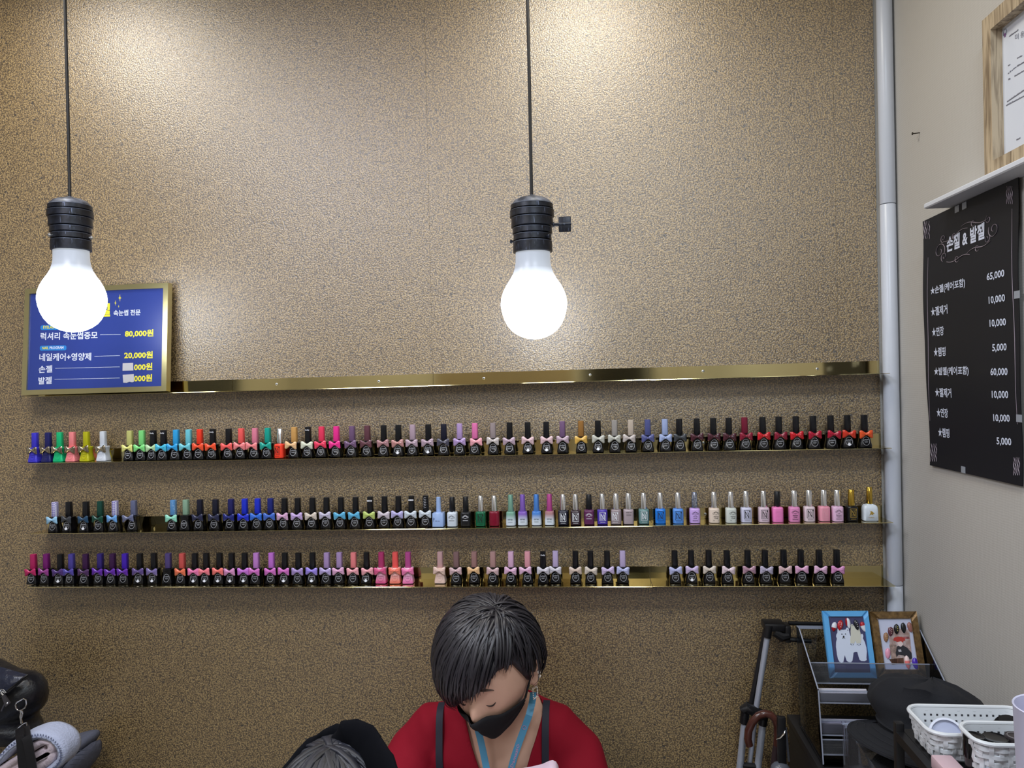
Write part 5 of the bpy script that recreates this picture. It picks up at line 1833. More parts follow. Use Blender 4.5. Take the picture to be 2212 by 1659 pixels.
t1, t2 = P(1658, 1372), P(1634, 1526)
part('handle_tube', MB().tube([t1, t2, down(t1, t2, t2.z - 0.03)], 0.0062, 14), ALU, cart, world=True)
part('handle_tube', MB().tube([t1 + Vector((0.004, 0.035, 0)), t2 + Vector((-0.006, 0.035, -0.02))], 0.0062, 12), mat('shade_toned_tube', (30, 30, 33), 0.4), cart, world=True)  # rear tube's shade is put into its near-black colour
fr = [(P(1609, 1556), P(1598, 1659)), (P(1648, 1562), P(1637, 1659))]
for a_, b_ in fr:
    part('frame_tube', MB().tube([a_, b_, down(a_, b_, 0.06)], 0.0076, 14), ALU, cart, world=True)
a_, b_ = P(1630, 1560, YC + 0.012), P(1618, 1659, YC + 0.012)
part('frame_tube', MB().tube([a_, b_, down(a_, b_, 0.06)], 0.0055, 12), ALU, cart, world=True)
# clamp and top joint
c1, c2 = P(1612, 1542), P(1652, 1548)
part('clamp', MB().tube([c1 + Vector((-0.004, 0, 0.008)), c1 + Vector((0, -0.002, 0.016)), c1.lerp(c2, 0.5) + Vector((0, -0.001, 0.008)), c2], [0.012, 0.0125, 0.012, 0.011], 12)
     .tube([P(1611, 1528), P(1607, 1562)], 0.0098, 12).tube([P(1651, 1540), P(1647, 1566)], 0.0095, 12), BP, cart, world=True)
j0 = P(1659, 1355)
part('grip_joint', MB().tube([P(1661, 1350), P(1656, 1376)], [0.0092, 0.0098], 14).box(j0 + Vector((-0.008, -0.006, -0.008)), j0 + Vector((0.036, 0.034, 0.0085)), 0.003)
     .tube([P(1672, 1366), P(1690, 1376), P(1704, 1374)], [0.008, 0.011, 0.008], 10).box(P(1696, 1388) + Vector((0, -0.004, 0)), P(1708, 1352) + Vector((0, 0.03, 0)), 0.002), BP, cart, world=True)
part('grip_bar', MB().tube([P(1703, 1346, -0.05), P(1740, 1347, -0.047), P(1780, 1348, -0.045)], 0.0045, 10), BP, cart, world=True)
part('grip_bar', MB().tube([P(1706, 1381), P(1752, 1385)], 0.0052, 8), BP, cart, world=True)
lo_ = down(*fr[0], 0.06)
part('toe_plate', MB().box((lo_.x - 0.05, -0.30, 0.012), (lo_.x + 0.12, YC + 0.02, 0.02), 0.002), ALU, cart, world=True)
for dx in (-0.02, 0.09):
    part('wheel', MB().lathe([(0.03, -0.01), (0.034, -0.007), (0.034, 0.007), (0.03, 0.01)], 20, Matrix.Translation((lo_.x + dx, YC + 0.028, 0.034)) @ Matrix.Rotation(pi / 2, 4, 'Y')), BP, cart, world=True)
part('cross_brace', MB().tube([P(1602, 1652), P(1640, 1655)], 0.006, 8), BP, cart, world=True)

YU = -0.112
U_ = lambda x, y: onY(x, y, YU)
umb = thing('umbrella', 'folded umbrella with a brown crook handle hooked over the luggage cart', 'umbrella', (U_(1660, 1650).x, YU, 0.02))
part('crook_handle', MB().tube([U_(*q) for q in ((1619, 1611), (1615.5, 1596), (1617, 1578), (1625, 1560), (1638, 1546), (1652, 1541), (1664, 1544), (1674, 1553), (1679, 1568), (1679, 1590), (1677, 1612))], [0.0078, 0.0082, 0.0083, 0.0083, 0.0083, 0.0082, 0.0081, 0.008, 0.0078, 0.0074, 0.007], 16),
     mat('brown_lacquer', (66, 36, 30), 0.18, mottle=((88, 52, 44), 30)), umb, world=True)
s0 = U_(1677, 1610)
part('canopy', MB().tube([s0, s0 + Vector((-0.004, 0.0, -0.05)), s0 + Vector((-0.01, 0, -0.3)), Vector((s0.x - 0.02, YU, 0.06))], [0.007, 0.010, 0.013, 0.008], 14), mat('maroon_black_fabric', (44, 26, 30), 0.7), umb, world=True)
part('ferrule', MB().tube([(s0.x - 0.02, YU, 0.06), (s0.x - 0.021, YU, 0.0)], 0.004, 8), STEEL, umb, world=True)

YG = -0.168
G_ = lambda x, y, yy=YG: onY(x, y, yy)
bg = thing('tote_bag', 'grey bag with an upright black strap and chrome ring beside the umbrella handle', 'bag', (G_(1690, 1659).x, YG, 0.3))
mm = MB()
blob(mm, [(G_(1686, 1664), 0.020, 0.018), (G_(1686, 1676), 0.0235, 0.021), (G_(1686, 1700), 0.0245, 0.022), (Vector((G_(1686, 1659).x, YG, 0.40)), 0.0245, 0.022)], 20)
part('bag_body', mm, mat('grey_vinyl', (86, 90, 100), 0.25, bump=(40, 0.4, 0.004)), bg, world=True, smooth=80)
s1, s2 = G_(1679, 1548), G_(1691, 1600)
part('strap', MB().box(Vector((s1.x, YG - 0.004, G_(1690, 1650).z)), Vector((s1.x + 0.0165, YG + 0.008, s1.z)), 0.002), BP, bg, world=True)
part('strap', MB().tube([G_(1697, 1572, YG + 0.012), G_(1700, 1600, YG + 0.012), G_(1704, 1645, YG + 0.012)], 0.0026, 8), mat('grey_cord', (90, 92, 100), 0.4), bg, world=True)
part('chrome_ring', MB().tube([G_(1677, 1597, YG - 0.007), G_(1686, 1594, YG - 0.008), G_(1694, 1585, YG - 0.008), G_(1696, 1578, YG - 0.006)], [0.001, 0.002, 0.0024, 0.001], 8), CHROME, bg, world=True)

# ================================================================== people
SKIN = mat('skin', (214, 170, 146), 0.5, bump=(260, 0.06, 0.001))


def sphere_dir(u, v):
    """u around (0 = face, towards local -y; positive to local +x), v up from -90 to 90 degrees."""
    return Vector((sin(u) * cos(v), -cos(u) * cos(v), sin(v)))


def g2(d, c, s):
    return math.exp(-((d - c).length ** 2) / (s * s))


def head_point(d):
    d = d.normalized()
    x, y, z = d
    p = Vector((x * 0.0745, y * 0.094, z * 0.113))
    if z < -0.1:                                         # cheeks run in to the chin
        f = min(1, (-0.1 - z) / 0.75)
        p.x *= 1 - 0.36 * f
        if y > 0:
            p.y *= 1 - 0.42 * f
        else:
            p.y *= 1 - 0.05 * f
    if y < -0.3 and z < 0.45:                            # flatter face
        p.y *= 0.965
    p += Vector((0, -1, 0)) * (0.020 * g2(d, Vector((0, -0.98, -0.20)), 0.17) + 0.011 * g2(d, Vector((0, -1, -0.02)), 0.14))     # nose
    for s in (-1, 1):
        p += Vector((0, 1, 0)) * 0.009 * g2(d, Vector((s * 0.38, -0.92, 0.05)), 0.20)       # eye hollows
        p -= Vector((0, 1, 0)) * 0.0065 * g2(d, Vector((s * 0.38, -0.92, 0.04)), 0.11)      # lids
        p -= Vector((0, 1, 0)) * 0.004 * g2(d, Vector((s * 0.36, -0.90, 0.24)), 0.16)       # brows
        p -= Vector((0, 1, 0)) * 0.004 * g2(d, Vector((s * 0.48, -0.83, -0.22)), 0.25)      # cheekbones
    p -= Vector((0, 1, 0)) * (0.006 * g2(d, Vector((0, -0.86, -0.50)), 0.16) + 0.008 * g2(d, Vector((0, -0.62, -0.80)), 0.2))  # lips, chin
    return p


def add_head(mb, M, sc=1.0):
    nu, nv = 72, 48
    rings = []
    for j in range(1, nv):
        v = -pi / 2 + pi * j / nv
        rings.append([M @ (head_point(sphere_dir(2 * pi * i / nu, v)) * sc) for i in range(nu)])
    mb.loft(rings)
    for s in (-1, 1):                                    # ears
        for k, (dy, dz, r) in enumerate(((0.012, 0.020, 0.0075), (0.020, 0.010, 0.007), (0.021, -0.004, 0.0065), (0.014, -0.018, 0.006), (0.006, -0.028, 0.0075), (0.004, 0.012, 0.0065), (0.008, -0.006, 0.007), (0.005, 0.022, 0.006))):
            mb.ball((0, 0, 0), 1, 10, 8, M @ Matrix.Translation(Vector((s * (0.0735 + 0.009 * (dy / 0.02)), dy, dz - 0.006)) * sc) @ Matrix.Scale(r * sc, 4))
    return mb


def hand(mb, wrist, fwd_, side_, up_v, curl=0.5, s=1.0):
    """Palm, four unequal bent fingers and a thumb leaving the side of the palm."""
    wrist, f, sd, u = Vector(wrist), Vector(fwd_).normalized(), Vector(side_).normalized(), Vector(up_v).normalized()
    blob(mb, [(wrist - f * 0.01, 0.021 * s, 0.016 * s), (wrist + f * 0.03, 0.033 * s, 0.014 * s), (wrist + f * 0.075, 0.036 * s, 0.013 * s)], 12)
    for k, (o, ln) in enumerate(((-0.028, 0.062), (-0.0095, 0.072), (0.0095, 0.068), (0.027, 0.052))):
        p = wrist + f * 0.07 + sd * o * s
        d = f.copy()
        pts = [(p, 0.0085 * s, 0.0085 * s)]
        for seg in range(3):
            d = (Matrix.Rotation(-curl * (0.5 + 0.4 * seg), 3, sd) @ d).normalized()
            p = p + d * ln * s * (0.45, 0.32, 0.23)[seg]
            r = (0.0082, 0.0076, 0.0066)[seg] * s
            pts.append((p, r, r))
        blob(mb, pts, 8)
    p = wrist + f * 0.02 - sd * 0.024 * s
    d = (f * 0.75 - sd * 0.65 - u * 0.2).normalized()
    pts = [(p, 0.012 * s, 0.011 * s)]
    for ln in (0.036, 0.028, 0.02):
        p = p + d * ln * s
        d = (d + f * 0.35 + sd * 0.15).normalized()
        pts.append((p, 0.009 * s, 0.009 * s))
    blob(mb, pts, 8)
    return mb


def strand_hair(crown, end_fn, n, base_r, lift, seed, width=(0.004, 0.008), spread=0.35, steps=10, head=head_point, sc=1.0, M=None, wob=0.02):
    """Tapered locks running from the crown over the head to their ends."""
    rnd = random.Random(seed)
    mb = MB()
    for k in range(n):
        e = end_fn(rnd)
        s0 = (crown + Vector((rnd.uniform(-1, 1), rnd.uniform(-1, 1), rnd.uniform(-1, 1))) * spread * rnd.random()).normalized()
        w = rnd.uniform(*width)
        lf = lift * rnd.uniform(0.5, 1.15)
        ph = rnd.uniform(0, 6.28)
        ang = s0.angle(e)
        ax = s0.cross(e)
        if ax.length < 1e-4:
            continue
        ax.normalize()
        rings = []
        pts = []
        for i in range(steps + 1):
            t = i / steps
            d = Matrix.Rotation(ang * t, 3, ax) @ s0
            d = (d + ax * wob * sin(ph + t * 3.5)).normalized()
            pts.append(head(d) * (sc * base_r) + d * (lf * (0.35 + 0.65 * sin(pi * min(1, 0.15 + t * 0.75)))) - d * 0.006 * max(0, t - 0.9) * 8)
        for i, p in enumerate(pts):
            t = i / steps
            tn = (pts[min(i + 1, steps)] - pts[max(i - 1, 0)]).normalized()
            nm = p.normalized()
            sd = tn.cross(nm).normalized()
            nm = sd.cross(tn)
            ww = w * (0.35 + 0.65 * sin(pi * min(1, 0.12 + 0.75 * t))) * (1 if t < 0.8 else max(0.12, (1 - t) / 0.2))
            rings.append([M @ (p + sd * ww * cos(a_) + nm * ww * 0.42 * sin(a_)) for a_ in (0, 1.05, 2.09, 3.14, 4.19, 5.24)])
        mb.loft(rings)
    return mb


def hair_mat(name, c1, c2, rough=0.34):
    m = mat(name, c1, rough)
    nt = m.node_tree
    N, L = nt.nodes, nt.links
    at = N.new('ShaderNodeNewGeometry')
    cr = N.new('ShaderNodeValToRGB')
    cr.color_ramp.elements[0].color = lin(c1)
    cr.color_ramp.elements[1].color = lin(c2)
    L.new(at.outputs['Random Per Island'], cr.inputs[0])
    L.new(cr.outputs[0], N['Principled BSDF'].inputs['Base Color'])
    N['Principled BSDF'].inputs['Specular IOR Level'].default_value = 0.6
    return m


# ---------- the nail artist
HC = onY(1062, 1446, -0.372)
SCL = 1.0
Mh = Matrix.Translation(HC) @ Matrix.Rotation(radians(-17), 4, 'Z') @ Matrix.Rotation(radians(-6), 4, 'Y') @ Matrix.Rotation(radians(23), 4, 'X')
woman = thing('person', 'person with short dark grey hair, black mask and red cardigan bending her head', 'person', (-0.2, -0.25, 0))
SX = -0.203
body = MB()
add_head(body, Mh, SCL)
nb = Vector((SX + 0.004, -0.255, 0.905))
blob(body, [(nb, 0.056, 0.050), (nb.lerp(HC, 0.35) + Vector((0.004, 0.006, 0)), 0.050, 0.048), (nb.lerp(HC, 0.72) + Vector((0.006, 0.012, 0)), 0.05, 0.048)], 18)
TORSO = [((SX, -0.20, 0.47), 0.150, 0.105), ((SX, -0.20, 0.56), 0.132, 0.092), ((SX, -0.215, 0.66), 0.132, 0.092), ((SX, -0.235, 0.75), 0.148, 0.100), ((SX, -0.25, 0.815), 0.142, 0.088), ((SX, -0.252, 0.862), 0.104, 0.066)]
blob(body, TORSO, 24)
ARMS = {}
for s, sh, el, wr in ((-1, (-0.356, -0.262, 0.792), (-0.412, -0.34, 0.70), (-0.33, -0.50, 0.715)), (1, (-0.048, -0.262, 0.792), (0.004, -0.34, 0.70), (0.030, -0.50, 0.715))):
    sh, el, wr = Vector(sh), Vector(el), Vector(wr)
    ARMS[s] = (sh, el, wr)
    blob(body, [((SX + s * 0.07, -0.252, 0.862), 0.05, 0.046), ((SX + s * 0.115, -0.256, 0.838), 0.047, 0.045), (sh, 0.050, 0.048), (sh.lerp(el, 0.5), 0.043, 0.042), (el, 0.036, 0.037), (el.lerp(wr, 0.35), 0.038, 0.036), (wr, 0.024, 0.020)], 16)
    hand(body, wr, (-s * 0.12, -0.98, 0.0), Vector((-s * 0.12, -0.98, 0.0)).cross(Vector((0, 0, 1))) * (1 if s > 0 else -1), (0, 0, 1), 0.4, 0.92)
for s in (-1, 1):
    hip, kn, an = Vector((SX + s * 0.085, -0.24, 0.47)), Vector((SX + s * 0.11, -0.50, 0.50)), Vector((SX + s * 0.11, -0.47, 0.09))
    blob(body, [(hip, 0.085, 0.08), (hip.lerp(kn, 0.5), 0.072, 0.07), (kn, 0.054, 0.054)], 16)
    blob(body, [(kn, 0.052, 0.052), (kn.lerp(an, 0.35), 0.053, 0.053), (an, 0.034, 0.034)], 14)
    blob(body, [(an + Vector((0, 0.03, -0.055)), 0.032, 0.028), (an + Vector((0, -0.05, -0.058)), 0.040, 0.026), (an + Vector((0, -0.12, -0.066)), 0.036, 0.018)], 14)
skin_me = fuse(body, 0.0042, 3)
part('body', skin_me, SKIN, woman, world=True)

# red cardigan: a cloth layer around torso and arms, open in a V at the front
cl = MB()
blob(cl, [((x, y, z), rx + 0.011, ry + 0.011) for (x, y, z), rx, ry in TORSO[1:-1]] + [((SX, -0.252, 0.868), 0.112, 0.078), ((SX, -0.255, 0.902), 0.072, 0.062)], 28)
for s in (-1, 1):
    sh, el, wr = ARMS[s]
    blob(cl, [((SX + s * 0.05, -0.252, 0.868), 0.062, 0.056), ((SX + s * 0.115, -0.256, 0.842), 0.055, 0.053), (sh, 0.060, 0.058), (sh.lerp(el, 0.5), 0.056, 0.054), (el, 0.050, 0.050), (el.lerp(wr, 0.35), 0.046, 0.044), (el.lerp(wr, 0.82), 0.034, 0.031)], 18)
cme = fuse(cl, 0.006, 6)
bm = bmesh.new()
bm.from_mesh(cme)
kill = []
for f in bm.faces:
    c = f.calc_center_median()
    dx = c.x - (SX + 0.028)
    if c.y < -0.26 and c.z > 0.60:
        vz = 0.70 + (abs(dx + 0.004) ** 1.15) * 3.6
        if c.z > vz and abs(dx) < 0.085:
            kill.append(f)
            continue
    if c.z > 0.900 and abs(c.x - nb.x) < 0.09:
        kill.append(f)
    for s in (-1, 1):
        sh, el, wr = ARMS[s]
        if (c - el).dot((wr - el).normalized()) > (wr - el).length * 0.80 and abs(c.z - wr.z) < 0.08 and c.y < -0.42:
            kill.append(f)
bmesh.ops.delete(bm, geom=list(set(kill)), context='FACES')
for v in bm.verts:                                       # soft folds
    n_ = noise.noise(Vector((v.co.x * 9, v.co.y * 9, v.co.z * 16)))
    v.co += v.normal * (0.005 * n_ + 0.0035 * noise.noise(Vector((v.co.x * 26 + v.co.z * 18, v.co.y * 14, v.co.z * 9 - v.co.x * 12))))
nbv = {v: [e.other_vert(v) for e in v.link_edges if e.is_boundary] for v in bm.verts if v.is_boundary}
for _ in range(14):                                      # a clean running hem
    new = {v: v.co * 0.4 + sum((w.co for w in ns), Vector()) / len(ns) * 0.6 for v, ns in nbv.items() if len(ns) == 2}
    for v, c in new.items():
        v.co = c
for _ in range(2):
    bmesh.ops.smooth_vert(bm, verts=[v for v in bm.verts if not v.is_boundary and any(w in nbv for e in v.link_edges for w in e.verts)], factor=0.5, use_axis_x=True, use_axis_y=True, use_axis_z=True)
bm.to_mesh(cme)
bvh = BVHTree.FromBMesh(bm)
bm.free()
RED = mat('red_knit', (136, 10, 34), 0.85, bump=(900, 0.3, 0.0006), spec=0.25)
card = part('cardigan', cme, RED, woman, world=True)
so = card.modifiers.new('thickness', 'SOLIDIFY')
so.thickness = 0.003
so.offset = 1.0


def on_cloth(x, z, d=0.008):
    h = bvh.ray_cast(Vector((x, -0.9, z)), Vector((0, 1, 0)))
    return h[0] + Vector((0, -d, d * 0.4)) if h[0] is not None else None


def over_cloth(x, y, d=0.008):
    h = bvh.ray_cast(Vector((x, y, 1.2)), Vector((0, 0, -1)))
    return h[0] + Vector((0, -d * 0.5, d)) if h[0] is not None else None


APR = mat('black_apron_strap', (26, 28, 44), 0.7)


def ribbon(mb, pts, w, nfn, t=0.0014):
    """A flat strap along pts, its face along nfn(p)."""
    rg = []
    for i, p in enumerate(pts):
        tn = (pts[min(i + 1, len(pts) - 1)] - pts[max(i - 1, 0)]).normalized()
        n_ = nfn(p)
        sd = tn.cross(n_).normalized()
        n_ = sd.cross(tn)
        rg.append([p + sd * w + n_ * t, p - sd * w + n_ * t, p - sd * w - n_ * t, p + sd * w - n_ * t])
    return mb.loft(rg)


for s, xt, xb in ((-1, onY(945, 1510, -0.3).x, onY(951, 1659, -0.35).x), (1, onY(1178, 1510, -0.3).x, onY(1176, 1659, -0.35).x)):
    pts = []
    for y in (-0.14, -0.18, -0.22, -0.255):
        p = over_cloth(xt, y)
        if p:
            pts.append(p)
    for k in range(24):
        z = 0.918 - 0.0065 * k if k < 12 else 0.84 - 0.018 * (k - 12)
        p = on_cloth(xt + (xb - xt) * min(1, (0.918 - z) / 0.2), z)
        if p and (not pts or (p.z < pts[-1].z - 0.0025)):
            pts.append(p)
    for _ in range(1):
        pts = [pts[0]] + [(pts[i - 1] + pts[i] * 2 + pts[i + 1]) / 4 for i in range(1, len(pts) - 1)] + [pts[-1]]
    part('apron_strap', ribbon(MB(), [p + Vector((0, -0.002, 0.002)) for p in pts], 0.0068, lambda p: Vector((0, -0.8, 0.6))), APR, woman, world=True)

# lanyard over the bare chest
LAN = mat('light_blue_lanyard', (86, 158, 196), 0.5)
bw = bmesh.new()
bw.from_mesh(skin_me)
bvs = BVHTree.FromBMesh(bw)
bw.free()


def on_skin(px, py, d):
    """World point of the chest met by a line of sight, moved d towards the viewer."""
    o = BASIS[woman.name].inverted() @ CAM
    r = ray(px, py).normalized()
    h = bvs.ray_cast(o, r)
    return (BASIS[woman.name] @ h[0]) + Vector((0, -1, 0.25)).normalized() * d if h[0] is not None else None


for seq in ([(1152, 1496), (1151, 1508), (1149, 1520), (1143, 1545), (1133, 1572), (1121, 1605), (1111, 1635), (1103, 1665), (1094, 1700), (1088, 1740)], [(1024, 1545), (1031, 1570), (1038, 1598), (1044, 1625), (1050, 1655), (1056, 1690), (1063, 1740)]):
    pts = [onY(x, y, -0.352 - 0.0001 * max(0, y - 1560) + 0.0014 * max(0, 1530 - y)) for x, y in seq]
    part('lanyard', ribbon(MB(), pts, 0.0064, lambda p: Vector((0, -0.9, 0.4)), 0.0008), LAN, woman, world=True)
    if len(seq) == 10:
        mm = MB()
        a0, a1 = pts[5] + Vector((0, -0.0012, 0.0008)), pts[7] + Vector((0, -0.0012, 0.0008))
        tn = (a0 - a1)
        sd = tn.normalized().cross(Vector((0, 0.9, -0.4))).normalized()
        add_text(mm, 'DamaziO', lambda u, v: a1 + tn * (0.12 + 0.85 * u) + sd * 0.006 * (v - 0.5), 0.02, 1)
        for i in (4, 7):
            c = pts[i] + Vector((0, -0.0012, 0.0008))
            mm.tube([c + Vector((0.0035 * cos(k), -0.0003, 0.0035 * sin(k))) for k in [2 * pi * j / 12 for j in range(12)]], 0.0006, 4, closed=True)
        part('lanyard_print', mm, mat('pink_print', (206, 160, 196), 0.5), woman, world=True, smooth=0)

# mask: a cloth shell over the lower face
mm = MB()
rows = []
for i in range(33):
    s = -1 + 2 * i / 32
    u = s * radians(74)
    top = -0.18 - 0.10 * (1 - abs(s)) ** 0.7 * 0 - 0.16 * abs(s) ** 2 + 0.06 * math.exp(-(s / 0.22) ** 2)
    bot = -1.22 + 0.70 * abs(s) ** 1.7
    row = []
    for j in range(15):
        v = top + (bot - top) * j / 14
        d = sphere_dir(u, v)
        p = head_point(d) * 1.0
        ridge = 0.007 * math.exp(-(s / 0.35) ** 2) * sin(pi * j / 14)
        n_ = Vector((d.x / 0.0745, d.y / 0.094, d.z / 0.113)).normalized()
        row.append(Mh @ (p + n_ * (0.006 + ridge + 0.0012 * sin(j * 1.3) * abs(s)) * SCL))
    rows.append(row)
mm.grid(rows)
MASK = mat('black_mask_cloth', (14, 15, 20), 0.85, bump=(600, 0.2, 0.0005))
mk = part('face_mask', mm, MASK, woman, world=True, smooth=80)
so = mk.modifiers.new('thickness', 'SOLIDIFY')
so.thickness = 0.0015
so.offset = 1.0
for s in (-1, 1):
    e = rows[-1 if s > 0 else 0]
    ear = Mh @ Vector((s * 0.082, 0.006, 0.018))
    part('ear_loop', MB().tube([e[1], e[1].lerp(ear, 0.5) + (Mh.to_3x3() @ Vector((s * 0.004, 0, 0))), ear, Mh @ Vector((s * 0.083, 0.016, 0.0)), e[-3].lerp(ear, 0.4) + (Mh.to_3x3() @ Vector((s * 0.003, 0, 0))), e[-3]], 0.0016, 6), MASK, woman, world=True)

# closed eyes and brows
DARK = mat('dark_lash', (40, 28, 26), 0.7)
for s in (-1, 1):
    pts = []
    for k in range(9):
        t = -1 + 2 * k / 8
        d = Vector((s * 0.38 + 0.125 * t, -0.92, -0.015 - 0.035 * (1 - t * t))).normalized()
        pts.append(Mh @ (head_point(d) * 1.008))
    part('eyelid_line', MB().tube(pts, [0.0005, 0.0009, 0.0012, 0.0013, 0.0014, 0.0014, 0.0013, 0.001, 0.0006], 6), DARK, woman, world=True)
    pts = []
    for k in range(9):
        t = -1 + 2 * k / 8
        d = Vector((s * (0.38 + 0.18 * t), -0.90, 0.235 + 0.03 * (1 - t * t) - 0.02 * t)).normalized()
        pts.append(Mh @ (head_point(d) * 1.004))
    part('eyebrow', MB().tube(pts, [0.001, 0.002, 0.0026, 0.0028, 0.0027, 0.0024, 0.002, 0.0014, 0.0007], 6, flat=0.5), mat('brown_brow', (86, 66, 58), 0.8), woman, world=True)

# hair: a cap of hair over the skull and many locks from the crown
HAIR = hair_mat('dark_grey_hair', (25, 23, 28), (44, 42, 48), 0.42)
HAIRB = mat('dark_grey_hair_base', (34, 32, 38), 0.5)
crown = Vector((0.42, 0.12, 0.88)).normalized()


def hairline(u):
    """Lowest hair, in degrees up the head, at an angle u around from the face (positive to her left, image right)."""
    a_ = (math.degrees(u) + 180) % 360 - 180
    if a_ < -100:
        return -34 + (a_ + 100) * 0.02
    if a_ < -60:
        return -34 + (a_ + 100) * 0.35
    if a_ < -8:
        return -20 + (a_ + 60) * 0.56
    if a_ < 45:
        return 9 + (a_ + 8) * 0.36
    if a_ < 68:
        return 28 - (a_ - 45) * 0.2
    if a_ < 84:
        return 23 - (a_ - 68) * 2.1
    if a_ < 112:
        return 4 + (a_ - 84) * 0.0 - (a_ - 84) * 0.9
    return -22 - (a_ - 112) * 0.2


hb = MB()
rings = []
NU = 80
for j in range(14):
    ring = []
    for i in range(NU):
        u = 2 * pi * i / NU
        lo_v = radians(hairline(u))
        v = lo_v + (pi / 2 - 0.02 - lo_v) * j / 13
        d = sphere_dir(u, v)
        th = 0.009 + 0.014 * min(1, j / 5)
        if d.x < 0:
            th += 0.011 * -d.x * min(1, j / 3)
        ring.append(Mh @ (head_point(d) + d * th))
    rings.append(ring)
inner = [[Mh @ (head_point(sphere_dir(2 * pi * i / NU, radians(hairline(2 * pi * i / NU)))) * 0.985) for i in range(NU)]]
hb.loft(inner + rings, caps=False)
hair = part('hair', hb, HAIRB, woman, world=True, smooth=180)


def ends(rnd):
    u = rnd.uniform(-pi, pi)
    if rnd.random() < 0.35:
        u = rnd.uniform(radians(-110), radians(30))
    v = radians(hairline(u) + rnd.uniform(-5, 26 if rnd.random() < 0.6 else 60))
    return sphere_dir(u, v)


lk = strand_hair(crown, ends, 1700, 1.0, 0.031, 3, (0.0016, 0.0042), 0.20, 11, M=Mh, wob=0.035)
lo_h = part('hair_locks', lk, HAIR, hair, world=True, smooth=180)
lo_h['kind'] = 'stuff'

# earring: pearls, a gap, and a square drop of small pearls
PEARL = mat('pearl', (236, 226, 214), 0.18)
er = MB()
e0 = onY(1164, 1452, -0.372)
for dx, dz, r in ((0, 0, 0.0036), (0.0006, -0.0072, 0.0034), (-0.0022, -0.0122, 0.0028), (-0.0045, -0.0135, 0.002)):
    er.ball(e0 + Vector((dx, 0, dz)), r, 12, 8)
for k in range(7):
    t = k / 6
    for p in (Vector((-0.012 + 0.001 * t, 0, -0.030 - 0.021 * t)), Vector((-0.004 + 0.001 * t, 0, -0.026 - 0.018 * t)), Vector((-0.011 + 0.008 * t, 0, -0.051 + 0.007 * t)), Vector((-0.012 + 0.008 * t, 0, -0.032 + 0.006 * t))):
        er.ball(e0 + p, 0.0013, 6, 5)
er.tube([e0 + Vector((-0.004, 0, -0.013)), e0 + Vector((-0.0075, 0, -0.0225)), e0 + Vector((-0.008, 0, -0.03))], 0.0006, 5)
part('earring', er, PEARL, woman, world=True)

# trousers and stool (below the picture)
tw = MB()
blob(tw, [((SX, -0.20, 0.50), 0.162, 0.115), ((SX, -0.20, 0.57), 0.143, 0.104)], 24)
for s in (-1, 1):
    hip, kn, an = Vector((SX + s * 0.085, -0.24, 0.47)), Vector((SX + s * 0.11, -0.50, 0.50)), Vector((SX + s * 0.11, -0.47, 0.09))
    blob(tw, [(hip, 0.096, 0.09), (hip.lerp(kn, 0.5), 0.082, 0.08), (kn, 0.064, 0.064)], 16)
    blob(tw, [(kn, 0.062, 0.062), (kn.lerp(an, 0.35), 0.062, 0.062), (an + Vector((0, 0, 0.03)), 0.05, 0.05)], 14)
part('trousers', fuse(tw, 0.009, 4), mat('black_trousers', (28, 28, 32), 0.85), woman, world=True)
st = thing('stool', 'round black stool under the person in the red cardigan', 'stool', (SX, -0.21, 0))
part('seat', MB().lathe([(0.15, 0.315), (0.17, 0.325), (0.17, 0.342), (0.155, 0.352)], 32), BLK, st)
part('column', MB().lathe([(0.022, 0.03), (0.022, 0.3145)], 16), STEEL, st)
part('base', MB().lathe([(0.19, 0.001), (0.19, 0.012), (0.05, 0.0295)], 32), STEEL, st)

# ---------- the customer, seen from behind, with a velvet headband
CY = -0.93
KC = onY(708, 1612, CY)
Mk = Matrix.Translation(KC + Vector((0, 0, -0.123))) @ Matrix.Rotation(pi, 4, 'Z') @ Matrix.Rotation(radians(14), 4, 'X')
cust = thing('person', 'person with black hair and a black velvet headband seen from behind at the bottom', 'person', (KC.x, -1.0, 0))
cb_ = MB()
add_head(cb_, Mk, 0.96)
hx = KC.x
nk = Vector((hx, CY - 0.035, 0.87))
blob(cb_, [(nk, 0.052, 0.05), (nk.lerp(KC, 0.4), 0.05, 0.05)], 16)
CT = [((hx, CY - 0.06, 0.46), 0.155, 0.11), ((hx, CY - 0.06, 0.58), 0.14, 0.10), ((hx, CY - 0.05, 0.70), 0.15, 0.10), ((hx, CY - 0.04, 0.79), 0.13, 0.08)]
blob(cb_, CT, 22)
CA = {}
